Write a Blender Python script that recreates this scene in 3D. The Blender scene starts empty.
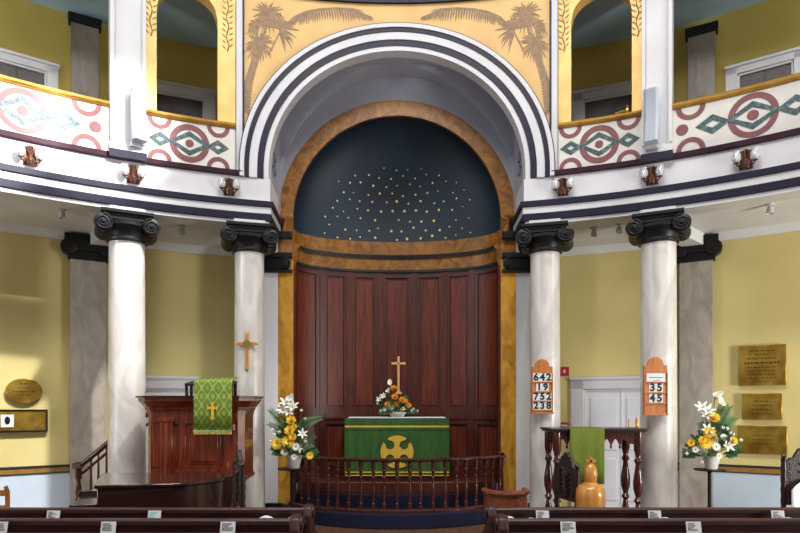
import bpy, bmesh, math, random
from math import sin, cos, pi, sqrt, radians, degrees, atan2, asin
from mathutils import Vector, Matrix

random.seed(7)
SC = bpy.context.scene
COL = SC.collection
EYE, F, CX, CY = 1.65, 600.0, 397.0, 407.0     # eye height, focal length in pixels, vanishing point of the church axis
CC, R, RO = 0.7, 7.6, 9.25                     # centre of the rotunda, radius of the column ring, radius of the aisle wall
PREV = 0


def P(px, py, Y):
    return Vector(((px - CX) * Y / F, Y, EYE + (CY - py) * Y / F))


def ring(th, r, z=0.0):
    a = radians(th)
    return Vector((r * sin(a), CC + r * cos(a), z))


def TS(sg, t):
    """angle on the ring: the left gallery sits a little further round than the right"""
    if sg > 0 or t <= 16.45:
        return sg * t
    return -(t + 0.5 * min(1, (t - 16.45) / 1.0) + max(0, t - 26) * 0.075)


def yring(x, r=R):
    return CC + sqrt(max(r * r - x * x, 0.0))


# ------------------------------------------------------------------ materials
MATS = {}


def srgb(c):
    return tuple(((v / 255.0) / 12.92 if v / 255.0 <= 0.04045 else ((v / 255.0 + 0.055) / 1.055) ** 2.4) for v in c) + (1.0,)


def mat(name, c1, c2=None, rough=0.5, metal=0.0, scale=6.0, stretch=(1, 1, 1), detail=4.0, lo=0.35, hi=0.65, bump=0.0,
        spec=0.5, coat=0.0, trans=0.0, alpha=1.0, tex='noise', distort=0.0):
    if name in MATS:
        return MATS[name]
    m = bpy.data.materials.new(name)
    m.use_nodes = True
    nt = m.node_tree
    b = nt.nodes['Principled BSDF']
    b.inputs['Roughness'].default_value = rough
    b.inputs['Metallic'].default_value = metal
    b.inputs['Specular IOR Level'].default_value = spec
    b.inputs['Coat Weight'].default_value = coat
    b.inputs['Transmission Weight'].default_value = trans
    b.inputs['Alpha'].default_value = alpha
    b.inputs['Base Color'].default_value = srgb(c1)
    tc = nt.nodes.new('ShaderNodeTexCoord')
    mp = nt.nodes.new('ShaderNodeMapping')
    mp.inputs['Scale'].default_value = stretch
    nt.links.new(tc.outputs['Object'], mp.inputs['Vector'])
    if tex == 'noise':
        n = nt.nodes.new('ShaderNodeTexNoise')
        n.inputs['Scale'].default_value = scale
        n.inputs['Detail'].default_value = detail
        n.inputs['Distortion'].default_value = distort
        out = n.outputs['Fac']
    elif tex == 'wave':
        n = nt.nodes.new('ShaderNodeTexWave')
        n.inputs['Scale'].default_value = scale
        n.inputs['Distortion'].default_value = distort
        n.inputs['Detail'].default_value = detail
        out = n.outputs['Fac']
    else:
        n = nt.nodes.new('ShaderNodeTexVoronoi')
        n.inputs['Scale'].default_value = scale
        out = n.outputs['Distance']
    nt.links.new(mp.outputs['Vector'], n.inputs['Vector'])
    if c2 is not None:
        r = nt.nodes.new('ShaderNodeValToRGB')
        r.color_ramp.elements[0].position = lo
        r.color_ramp.elements[0].color = srgb(c1)
        r.color_ramp.elements[1].position = hi
        r.color_ramp.elements[1].color = srgb(c2)
        nt.links.new(out, r.inputs['Fac'])
        nt.links.new(r.outputs['Color'], b.inputs['Base Color'])
    if bump:
        bp = nt.nodes.new('ShaderNodeBump')
        bp.inputs['Strength'].default_value = bump
        bp.inputs['Distance'].default_value = 0.01
        nt.links.new(out, bp.inputs['Height'])
        nt.links.new(bp.outputs['Normal'], b.inputs['Normal'])
    MATS[name] = m
    return m


M_YELLOW = mat('yellow wall paint', (208, 193, 130), (200, 185, 122), rough=0.75, scale=1.3, bump=0.03)
M_YELLOW2 = mat('gallery ochre paint', (190, 168, 84), (182, 160, 78), rough=0.75, scale=1.3)
M_WHITE = mat('white gloss paint', (206, 204, 207), (198, 196, 200), rough=0.45, scale=2.0)
M_CREAM = mat('cream panel paint', (212, 207, 200), (203, 197, 190), rough=0.5, scale=4.0)
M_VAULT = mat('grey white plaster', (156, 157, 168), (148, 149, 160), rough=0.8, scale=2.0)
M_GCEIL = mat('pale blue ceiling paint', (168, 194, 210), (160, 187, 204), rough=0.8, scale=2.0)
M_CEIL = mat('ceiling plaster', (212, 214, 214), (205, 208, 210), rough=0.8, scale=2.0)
M_BLACK = mat('navy black gloss', (26, 24, 42), (32, 30, 50), rough=0.4, scale=8.0, spec=0.2)
M_MAROON = mat('maroon black moulding', (62, 38, 48), (50, 32, 44), rough=0.4, scale=9, spec=0.2)
M_MARBLE3 = mat('dark brown marble', (132, 120, 108), (112, 101, 90), rough=0.45, scale=3.0, stretch=(1.5, 1.5, 0.8), detail=8, lo=0.38, hi=0.62, distort=1.4)  # darker, browner marble for the gallery pilasters
M_CAP = mat('black capital paint', (14, 14, 17), (24, 24, 29), rough=0.42, scale=30.0, spec=0.3)
M_MARBLE = mat('white marble', (188, 182, 177), (214, 208, 203), rough=0.3, scale=2.2, stretch=(1.6, 1.6, 0.7), detail=8, lo=0.36, hi=0.6, distort=1.2)
M_MARBLE2 = mat('grey marble pilaster', (172, 163, 152), (150, 141, 130), rough=0.4, scale=3.0, stretch=(1.5, 1.5, 0.8), detail=8, lo=0.38, hi=0.62, distort=1.4)
M_GOLD = mat('gilded wall', (220, 180, 112), (208, 164, 94), rough=0.5, scale=2.5, detail=7, metal=0.0, lo=0.3, hi=0.7)
M_GOLD2 = mat('gilded surround', (228, 188, 108), (212, 166, 86), rough=0.42, scale=4.0, detail=6, metal=0.1)
M_GOLDARCH = mat('veined gold arch', (156, 104, 36), (104, 62, 20), rough=0.4, scale=5.0, detail=9, lo=0.35, hi=0.66, distort=1.6, metal=0.1)
M_JAMB = mat('veined yellow jamb', (205, 152, 52), (160, 108, 32), rough=0.4, scale=6.0, stretch=(1, 1, 0.5), detail=9, lo=0.35, hi=0.68, distort=1.5, metal=0.1)
M_RAIL = mat('gold rail', (216, 168, 84), (196, 146, 64), rough=0.28, scale=8.0, metal=0.5)
M_DOME = mat('midnight blue dome', (13, 38, 56), (9, 26, 40), rough=0.55, scale=1.2)
M_STAR = mat('gilt star', (250, 222, 150), (240, 205, 120), rough=0.4, metal=0.0, scale=5)
M_PANEL = mat('mahogany panel', (112, 43, 20), (66, 24, 10), rough=0.45, scale=4.0, stretch=(7, 7, 0.5), detail=7, lo=0.32, hi=0.7, distort=0.6)
M_STILE = mat('mahogany frame', (90, 33, 16), (58, 20, 9), rough=0.45, scale=4.0, stretch=(8, 8, 0.6), detail=7)
M_PULPIT = mat('polished pulpit wood', (134, 58, 30), (84, 32, 20), rough=0.28, scale=3.5, stretch=(8, 8, 0.6), detail=7, coat=0.3, distort=0.8)
M_DARKWOOD = mat('dark oak', (52, 28, 24), (36, 19, 17), rough=0.35, scale=5, stretch=(1, 8, 8), detail=6, coat=0.15)
M_PEW = mat('dark pew wood', (70, 38, 36), (50, 27, 26), rough=0.42, scale=4, stretch=(0.8, 8, 8), detail=6, spec=0.35)
M_PIANO = mat('piano lacquer', (48, 26, 20), (40, 21, 17), rough=0.16, scale=3, coat=0.7)
M_RAILWOOD = mat('rail mahogany', (84, 36, 28), (56, 24, 20), rough=0.25, scale=9, stretch=(4, 4, 1), coat=0.4)
M_OAK = mat('honey oak', (190, 118, 58), (164, 96, 44), rough=0.4, scale=6, stretch=(6, 6, 0.7), detail=6)
M_HONEY = mat('honey turned wood', (206, 144, 70), (180, 116, 50), rough=0.3, scale=5, stretch=(5, 5, 0.6), detail=6, coat=0.3)
M_CHERRY = mat('red brown chair wood', (138, 76, 48), (104, 54, 34), rough=0.3, scale=5, stretch=(2, 2, 6), detail=6, coat=0.3)
M_CARVED = mat('carved dark leather', (66, 50, 46), (34, 24, 22), rough=0.5, scale=55, detail=3, bump=0.9, lo=0.42, hi=0.56)
M_BRASS = mat('polished brass', (226, 188, 86), (156, 114, 38), rough=0.28, metal=0.78, scale=3.5, detail=5, bump=0.25)  # noise blotches put dark reflections into the metal's colour
M_PALEGOLD = mat('pale gilt metal', (236, 196, 128), (222, 178, 104), rough=0.35, metal=0.3, scale=6)
M_COPPER = mat('copper fitting', (116, 76, 58), (70, 42, 32), rough=0.3, metal=0.75, scale=14)
M_GLASS = mat('clear glass shade', (245, 244, 246), rough=0.08, trans=0.7, alpha=0.75)
M_FROST = mat('frosted lamp bulb', (250, 246, 236), rough=0.4)
M_DADO = mat('pale blue dado', (186, 202, 214), (178, 194, 208), rough=0.6, scale=2)
M_DADORAIL = mat('brown dado stripe', (150, 112, 56), (128, 94, 46), rough=0.45, scale=9)
M_BLUE = mat('navy carpet', (16, 21, 54), (12, 16, 44), rough=0.95, scale=120, bump=0.3)
M_FLOOR = mat('brown floor boards', (112, 78, 58), (90, 60, 44), rough=0.5, scale=3, stretch=(8, 0.6, 1), detail=6)
M_GREEN = mat('green altar silk', (46, 92, 27), (36, 76, 22), rough=0.7, scale=14, stretch=(1, 1, 0.3))
M_OLIVE = mat('olive green cloth', (102, 116, 30), (90, 104, 25), rough=0.85, scale=60)
M_YELLOWCLOTH = mat('gold braid', (224, 184, 66), (200, 156, 46), rough=0.6, scale=40)
M_LINEN = mat('white linen', (236, 236, 238), (224, 226, 232), rough=0.85, scale=30)
M_PAPER = mat('white paper', (216, 218, 216), (206, 208, 210), rough=0.7, scale=20)
M_BLUEPAPER = mat('blue leaflet', (58, 92, 190), (44, 76, 170), rough=0.6, scale=20)
M_TEALPAPER = mat('pale teal print', (150, 200, 206), (136, 188, 198), rough=0.6, scale=20)
M_INK = mat('black ink', (22, 22, 24), (30, 30, 32), rough=0.6, scale=20)
M_GREYINK = mat('grey print', (126, 126, 130), (112, 112, 118), rough=0.6, scale=20)
M_ENGRAVE = mat('engraved brass lettering', (92, 64, 22), (74, 50, 16), rough=0.5, scale=20, metal=0.5)
M_RED = mat('red plastic', (176, 36, 34), (162, 30, 30), rough=0.4, scale=9)
M_SPEAKER = mat('white speaker plastic', (184, 190, 200), (176, 182, 194), rough=0.5, scale=9)
M_GRILLE = mat('speaker grille', (176, 183, 194), (152, 159, 172), rough=0.6, scale=260)
M_METAL = mat('black iron', (14, 14, 16), (21, 21, 23), rough=0.55, scale=12, spec=0.25)
M_POT = mat('white pot glaze', (232, 230, 222), (220, 218, 208), rough=0.35, scale=8)
M_PETALY = mat('yellow petals', (255, 228, 84), (252, 210, 56), rough=0.55, scale=16)
M_PETALO = mat('orange petals', (244, 178, 62), (230, 150, 42), rough=0.55, scale=16)
M_PETALW = mat('white petals', (248, 248, 242), (234, 238, 226), rough=0.5, scale=10)
M_EYEY = mat('flower centre', (178, 128, 24), (140, 96, 18), rough=0.7, scale=60)
M_LEAF = mat('dark leaf', (86, 122, 68), (54, 90, 52), rough=0.45, scale=9)
M_LEAF2 = mat('light leaf', (172, 192, 132), (128, 158, 98), rough=0.5, scale=9)
M_RINGRED = mat('dusty red paint', (122, 66, 68), (108, 56, 60), rough=0.55, scale=8)
M_TEAL = mat('marbled teal paint', (26, 54, 60), (98, 128, 130), rough=0.5, scale=14, stretch=(1, 1, 1), detail=8, lo=0.46, hi=0.74, distort=2.0)
M_PALM = mat('sepia palm paint', (158, 126, 92), (130, 104, 78), rough=0.6, scale=18, detail=6)
M_VINE = mat('sepia vine paint', (150, 120, 62), (136, 108, 56), rough=0.6, scale=18)
M_DOORBROWN = mat('dark brown door', (72, 58, 54), (60, 48, 46), rough=0.45, scale=4, stretch=(6, 6, 0.6))
M_DOORWHITE = mat('white door paint', (216, 216, 222), (208, 208, 215), rough=0.5, scale=3)


def damask():
    m = bpy.data.materials.new('green damask')
    m.use_nodes = True
    nt = m.node_tree
    b = nt.nodes['Principled BSDF']
    b.inputs['Roughness'].default_value = 0.75
    tc = nt.nodes.new('ShaderNodeTexCoord')
    sx = nt.nodes.new('ShaderNodeSeparateXYZ')
    nt.links.new(tc.outputs['Object'], sx.inputs['Vector'])

    def op(kind, a, b_=None):
        q = nt.nodes.new('ShaderNodeMath')
        q.operation = kind
        for k, v in enumerate((a, b_)):
            if v is None:
                continue
            if isinstance(v, (int, float)):
                q.inputs[k].default_value = v
            else:
                nt.links.new(v, q.inputs[k])
        return q.outputs[0]
    cu = op('COSINE', op('MULTIPLY', sx.outputs['X'], 2 * pi / 0.125))
    cv = op('COSINE', op('MULTIPLY', sx.outputs['Z'], 2 * pi / 0.19))
    f = op('ADD', op('MULTIPLY', op('ADD', cu, cv), 0.25), 0.5)
    r = nt.nodes.new('ShaderNodeValToRGB')
    e = r.color_ramp.elements
    e[0].position, e[0].color = 0.0, srgb((137, 155, 61))
    e[1].position, e[1].color = 1.0, srgb((143, 160, 68))
    for p, c in ((0.1, (104, 131, 36)), (0.4, (96, 126, 30)), (0.46, (151, 166, 80)), (0.56, (152, 169, 82)), (0.62, (99, 128, 30)), (0.84, (99, 128, 33)), (0.92, (147, 164, 73))):
        k = e.new(p)
        k.color = srgb(c)
    nt.links.new(f, r.inputs['Fac'])
    nt.links.new(r.outputs['Color'], b.inputs['Base Color'])
    return m


M_DAMASK = damask()


# ------------------------------------------------------------------ mesh builder
class MB:
    def __init__(s):
        s.v, s.f, s.m = [], [], []

    def add(s, vs, fs, mi=0, M=None):
        o = len(s.v)
        for p in vs:
            p = Vector(p)
            s.v.append(M @ p if M is not None else p)
        for f in fs:
            s.f.append([o + i for i in f])
            s.m.append(mi)
        return s

    def box(s, x0, x1, y0, y1, z0, z1, mi=0, M=None):
        vs = [(x, y, z) for z in (z0, z1) for y in (y0, y1) for x in (x0, x1)]
        fs = [(0, 2, 3, 1), (4, 5, 7, 6), (0, 1, 5, 4), (2, 6, 7, 3), (0, 4, 6, 2), (1, 3, 7, 5)]
        return s.add(vs, fs, mi, M)

    def lathe(s, prof, n=20, mi=0, M=None, cx=0, cy=0, cap=True):
        vs, fs = [], []
        for r, z in prof:
            for k in range(n):
                a = 2 * pi * k / n
                vs.append((cx + r * cos(a), cy + r * sin(a), z))
        for i in range(len(prof) - 1):
            for k in range(n):
                k2 = (k + 1) % n
                fs.append((i * n + k, i * n + k2, (i + 1) * n + k2, (i + 1) * n + k))
        if cap:
            fs.append(tuple(reversed(range(n))))
            fs.append(tuple((len(prof) - 1) * n + k for k in range(n)))
        return s.add(vs, fs, mi, M)

    def tube(s, pts, r, n=8, mi=0, M=None):
        pts = [Vector(p) for p in pts]
        rr = r if isinstance(r, (list, tuple)) else [r] * len(pts)
        vs, fs = [], []
        up = Vector((0, 0, 1))
        for i, p in enumerate(pts):
            d = (pts[min(i + 1, len(pts) - 1)] - pts[max(i - 1, 0)]).normalized()
            a = d.cross(up)
            if a.length < 1e-3:
                a = d.cross(Vector((1, 0, 0)))
            a.normalize()
            b = a.cross(d)
            for k in range(n):
                t = 2 * pi * k / n
                vs.append(p + (a * cos(t) + b * sin(t)) * rr[i])
        for i in range(len(pts) - 1):
            for k in range(n):
                k2 = (k + 1) % n
                fs.append((i * n + k, i * n + k2, (i + 1) * n + k2, (i + 1) * n + k))
        fs.append(tuple(reversed(range(n))))
        fs.append(tuple((len(pts) - 1) * n + k for k in range(n)))
        return s.add(vs, fs, mi, M)

    def prism(s, poly, d0, d1, axis='z', mi=0, M=None):
        """poly (a,b) extruded: axis z -> (a,b,d), axis y -> (a,d,b), axis x -> (d,a,b)"""
        n = len(poly)
        mk = {'z': lambda a, b, d: (a, b, d), 'y': lambda a, b, d: (a, d, b), 'x': lambda a, b, d: (d, a, b)}[axis]
        vs = [mk(a, b, d0) for a, b in poly] + [mk(a, b, d1) for a, b in poly]
        fs = [tuple(range(n)), tuple(reversed(range(n, 2 * n)))]
        fs += [(i, i + n, (i + 1) % n + n, (i + 1) % n) for i in range(n)]
        return s.add(vs, fs, mi, M)

    def sphere(s, c, r, nu=14, nv=9, mi=0, M=None):
        rx, ry, rz = r if isinstance(r, (tuple, list)) else (r, r, r)
        vs, fs = [(c[0], c[1], c[2] - rz)], []
        for j in range(1, nv):
            t = -pi / 2 + pi * j / nv
            for k in range(nu):
                a = 2 * pi * k / nu
                vs.append((c[0] + rx * cos(t) * cos(a), c[1] + ry * cos(t) * sin(a), c[2] + rz * sin(t)))
        vs.append((c[0], c[1], c[2] + rz))
        for k in range(nu):
            fs.append((0, 1 + (k + 1) % nu, 1 + k))
        for j in range(nv - 2):
            for k in range(nu):
                a, b = 1 + j * nu + k, 1 + j * nu + (k + 1) % nu
                fs.append((a, b, b + nu, a + nu))
        e = len(vs) - 1
        for k in range(nu):
            fs.append((e, 1 + (nv - 2) * nu + k, 1 + (nv - 2) * nu + (k + 1) % nu))
        return s.add(vs, fs, mi, M)

    def sweep(s, path, prof, mis=None, side=1, closed=True):
        """profile (offset, z) swept along plan points; offset is to one side of the path"""
        n, m = len(path), len(prof)
        vs, fs, ms = [], [], []
        for i, p in enumerate(path):
            p = Vector(p[:2])
            d0 = (p - Vector(path[i - 1][:2])).normalized() if i else None
            d1 = (Vector(path[i + 1][:2]) - p).normalized() if i < n - 1 else None
            d0, d1 = d0 or d1, d1 or d0
            n0, n1 = Vector((d0.y, -d0.x)), Vector((d1.y, -d1.x))
            nn = (n0 + n1).normalized()
            k = side / max(nn.dot(n0), 0.4)
            for off, z in prof:
                q = p + nn * off * k
                vs.append((q.x, q.y, z))
        last = m if closed else m - 1
        for i in range(n - 1):
            for j in range(last):
                j2 = (j + 1) % m
                fs.append((i * m + j, (i + 1) * m + j, (i + 1) * m + j2, i * m + j2))
                ms.append(mis[j] if mis else 0)
        if closed:
            fs.append(tuple(range(m)))
            fs.append(tuple(reversed(range((n - 1) * m, n * m))))
            ms += [0, 0]
        o = len(s.v)
        s.v += [Vector(v) for v in vs]
        s.f += [[o + i for i in f] for f in fs]
        s.m += ms
        return s

    def curtain(s, samples, r0, r1, mi=0, flat=False):
        """samples (theta_or_x, zlo, zhi): a curved wall between radius r0 and r1; flat: x with planes y=r0..r1"""
        vs, fs = [], []
        for t, a, b in samples:
            for rr, z in ((r0, a), (r0, b), (r1, a), (r1, b)):
                vs.append((t, rr, z) if flat else ring(t, rr, z))
        n = len(samples)
        for i in range(n - 1):
            o, q = 4 * i, 4 * i + 4
            fs += [(o, q, q + 1, o + 1), (o + 2, o + 3, q + 3, q + 2), (o, o + 2, q + 2, q), (o + 1, q + 1, q + 3, o + 3)]
        fs += [(0, 1, 3, 2), (4 * n - 4, 4 * n - 2, 4 * n - 1, 4 * n - 3)]
        return s.add(vs, fs, mi)

    def build(s, name, mats, parent=None, smooth=True, bevel=0.0, ang=38):
        me = bpy.data.meshes.new(name)
        me.from_pydata([tuple(v) for v in s.v], [], s.f)
        mats = mats if isinstance(mats, (list, tuple)) else [mats]
        for m in mats:
            me.materials.append(m)
        bm = bmesh.new()
        bm.from_mesh(me)
        for f, mi in zip(bm.faces, s.m):
            f.material_index = mi
            f.smooth = smooth
        bmesh.ops.remove_doubles(bm, verts=bm.verts, dist=1e-5)
        bmesh.ops.recalc_face_normals(bm, faces=bm.faces)
        lim = radians(ang)
        for e in bm.edges:
            if len(e.link_faces) == 2 and e.calc_face_angle(0) > lim:
                e.smooth = False
        bm.to_mesh(me)
        bm.free()
        o = bpy.data.objects.new(name, me)
        COL.objects.link(o)
        if parent is not None:
            o.parent = parent
        if bevel:
            b = o.modifiers.new('bevel', 'BEVEL')
            b.width = bevel
            b.segments = 2
            b.limit_method = 'ANGLE'
        return o


def box(name, m, x0, x1, y0, y1, z0, z1, parent=None, bevel=0.0, M=None):
    return MB().box(x0, x1, y0, y1, z0, z1, M=M).build(name, m, parent, bevel=bevel)


def tag(o, label=None, cat=None, group=None, kind=None):
    if label:
        o['label'] = label
    if cat:
        o['category'] = cat
    if group:
        o['group'] = group
    if kind:
        o['kind'] = kind
    return o


def thing(name, label, cat, loc=(0, 0, 0), rz=0.0, group=None, kind=None):
    o = bpy.data.objects.new(name, None)
    COL.objects.link(o)
    o.empty_display_size = 0.1
    o.location = loc
    o.rotation_euler = (0, 0, rz)
    return tag(o, label, cat, group, kind)


def kids(o):
    return [c for c in COL.objects if c.parent == o]


def dup(o, parent=None):
    c = o.copy()
    COL.objects.link(c)
    if parent is not None:
        c.parent = parent
    for ch in kids(o):
        dup(ch, c)
    return c


def struct(o, label=None):
    o['kind'] = 'structure'
    if label:
        o['label'] = label
    return o


def lin(a, b, n):
    return [a + (b - a) * i / (n - 1) for i in range(n)]


def text(name, body, size, m, parent, M, extrude=0.001):
    cu = bpy.data.curves.new(name, 'FONT')
    cu.body = body
    cu.size = size
    cu.extrude = extrude
    cu.bevel_depth = size * 0.045
    cu.bevel_resolution = 0
    cu.align_x = 'CENTER'
    cu.align_y = 'CENTER'
    o = bpy.data.objects.new(name, cu)
    COL.objects.link(o)
    dg = bpy.context.evaluated_depsgraph_get()
    me = bpy.data.meshes.new_from_object(o.evaluated_get(dg))
    bpy.data.objects.remove(o)
    me.materials.clear()
    me.materials.append(m)
    q = bpy.data.objects.new(name, me)
    COL.objects.link(q)
    q.parent = parent
    q.matrix_local = M
    return q


STAND = Matrix.Rotation(pi / 2, 4, 'X')      # text lying in XY stood up to face -Y

# ------------------------------------------------------------------ camera
cam = bpy.data.objects.new('camera', bpy.data.cameras.new('camera'))
COL.objects.link(cam)
cam.location = (0, 0, EYE)
cam.rotation_euler = (pi / 2, 0, 0)
cam.data.sensor_width = 36.0
cam.data.lens = 36.0 * F / 800.0
cam.data.shift_x = (400 - CX) / 800.0
cam.data.shift_y = (CY - 266.5) / 800.0
cam.data.clip_end = 200
SC.camera = cam

E = EYE
THMAX = 62
T_IN = degrees(asin(1.73 / R))                # where the chancel opening meets the ring
# ------------------------------------------------------------------ shell
b = MB()
fl = [(-9, -4), (9, -4), (9, 12), (-9, 12)]
b.prism(fl, -0.15, 0.0)
struct(b.build('floor', M_FLOOR, smooth=False), 'brown boarded church floor')

for sg, sd in ((-1, 'left'), (1, 'right')):
    def T(t):
        return sg * t
    w = MB()
    ths = lin(13, THMAX + 8, 60)
    w.curtain([(T(t), 0.0, E + 2.62) for t in ths], RO, RO + 0.2)
    wo = struct(w.build('wall_' + sd, M_YELLOW), 'yellow painted curved aisle wall under the gallery, %s side' % sd)
    ths2 = lin(24.6, THMAX + 8, 50)
    d = MB()
    d.curtain([(T(t), 0.0, E - 0.94) for t in ths2], RO - 0.015, RO + 0.01)
    d.build('dado', M_DADO, wo)
    d = MB()
    d.curtain([(T(t), E - 0.94, E - 0.925) for t in ths2], RO - 0.03, RO, 1)
    d.curtain([(T(t), E - 0.925, E - 0.855) for t in ths2], RO - 0.025, RO, 0)
    d.curtain([(T(t), E - 0.855, E - 0.825) for t in ths2], RO - 0.035, RO, 1)
    d.build('dado_rail', [M_DADORAIL, M_INK], wo)
    d = MB()
    d.sweep([ring(T(t), RO) for t in ths], [(0.0, E + 2.40), (0.03, E + 2.40), (0.05, E + 2.45), (0.13, E + 2.50), (0.13, E + 2.52), (0, E + 2.52)], side=sg)
    d.build('cornice', M_CEIL, wo)
    w = MB()
    w.curtain([(T(t), E + 2.62, E + 6.0) for t in ths], RO, RO + 0.2)
    struct(w.build('wall_gallery_' + sd, M_YELLOW2), 'ochre painted wall at the back of the gallery, %s side' % sd)
    # soffit and gallery floor
    w = MB()
    w.curtain([(T(t), E + 2.50, E + 2.62) for t in lin(14.0, THMAX + 8, 60)], R + 0.02, RO)
    struct(w.build('ceiling_aisle_' + sd, M_CEIL), 'white soffit of the gallery over the aisle, %s side' % sd)
    w = MB()
    w.curtain([(T(t), E + 5.67, E + 5.8) for t in ths], R + 0.1, RO + 0.1)
    struct(w.build('ceiling_gallery_' + sd, M_GCEIL), 'pale ceiling of the gallery, %s side' % sd)

    # fascia with black and white mouldings; returns into the chancel
    path = [ring(T(t), R) for t in lin(THMAX, T_IN, 60)]
    path = [(p.x, p.y) for p in path] + [(sg * 1.765, 8.93)]
    prof = [(-0.3, E + 2.456), (0.0, E + 2.456), (0.0, E + 2.50), (0.03, E + 2.508), (0.03, E + 2.595), (0.035, E + 2.60), (0.035, E + 2.68),
            (0.065, E + 2.688), (0.065, E + 2.757), (0.02, E + 2.765), (0.02, E + 3.068), (-0.3, E + 3.068)]
    mi = [0, 0, 1, 1, 0, 0, 1, 1, 0, 0, 0, 0]
    w = MB()
    w.sweep(path, prof, mi, side=-sg)
    w.sweep([ring(T(t), R) for t in lin(THMAX, 15.75, 60)], [(-0.3, E + 3.068), (0.05, E + 3.068), (0.06, E + 3.078), (0.07, E + 3.135), (0.0, E + 3.155), (-0.3, E + 3.155)], [2] * 6, side=-sg)
    struct(w.build('trim_gallery_fascia_' + sd, [M_WHITE, M_BLACK, M_MAROON], ang=25), 'white gallery front beam with two black bands, %s side' % sd)

    # piers above the columns
    for pc, tag_ in ((25.75, 'inner'), (41.6, 'outer')):
        w = MB()
        hw = 1.5 if (sg < 0 or tag_ == 'outer') else 1.33
        pc = pc if (sg < 0 or tag_ == 'outer') else 25.52
        w.curtain([(TS(sg, t), E + 3.15, E + 6.0) for t in lin(pc - hw, pc + hw, 6)], R - 0.02, R + 0.42)
        for e0, e1, dr in ((pc - hw, pc - hw + 0.32, 0.045), (pc + hw - 0.32, pc + hw, 0.045), (pc - hw + 0.42, pc - hw + 0.5, 0.035), (pc + hw - 0.5, pc + hw - 0.42, 0.035)):
            w.curtain([(TS(sg, t), E + 3.30, E + 6.0) for t in lin(e0, e1, 3)], R - dr, R)
        w.curtain([(TS(sg, t), E + 3.165, E + 3.27) for t in lin(pc - hw - 0.05, pc + hw + 0.05, 6)], R - 0.06, R)
        w.curtain([(TS(sg, t), E + 3.07, E + 3.165) for t in lin(pc - hw - 0.08, pc + hw + 0.08, 6)], R - 0.12, R, 1)
        struct(w.build('trim_gallery_pier_%s_%s' % (tag_, sd), [M_WHITE, M_BLACK]))

# gallery parapets with painted pattern -------------------------------------
def ringpatch(b, th0, z0, rr, pts_out, pts_in=None, mi=0, lift=0.004):
    """flat shape (ds, dz) around (th0, z0) painted on the cylinder radius rr; outline or annulus"""
    def m(p):
        a = th0 + degrees(p[0] / rr)
        return ring(a, rr - lift, z0 + p[1])
    n = len(pts_out)
    if pts_in is None:
        b.add([m(p) for p in pts_out], [tuple(range(n))], mi)
    else:
        b.add([m(p) for p in pts_out] + [m(p) for p in pts_in], [(i, (i + 1) % n, (i + 1) % n + n, i + n) for i in range(n)], mi)


def circ(r, n=32, rz=None):
    return [(r * cos(2 * pi * k / n), (rz or r) * sin(2 * pi * k / n)) for k in range(n)]


def rhomb(w, h, n=8):
    c = [(w, 0), (0, h), (-w, 0), (0, -h)]
    out = []
    for i in range(4):
        a, q = c[i], c[(i + 1) % 4]
        out += [(a[0] + (q[0] - a[0]) * k / n, a[1] + (q[1] - a[1]) * k / n) for k in range(n)]
    return out


def halfring(b, th0, z0, rr, r1, r0, up, mi=1, lift=0.004):
    n = 20
    vs, fs = [], []
    for k in range(n + 1):
        a = pi * k / n
        s_ = 1 if up else -1
        for r_ in (r1, r0):
            vs.append(ring(th0 + degrees(r_ * cos(a) / rr), rr - lift, z0 + s_ * r_ * sin(a)))
    for k in range(n):
        fs.append((2 * k, 2 * k + 2, 2 * k + 3, 2 * k + 1))
    b.add(vs, fs, mi)


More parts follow.
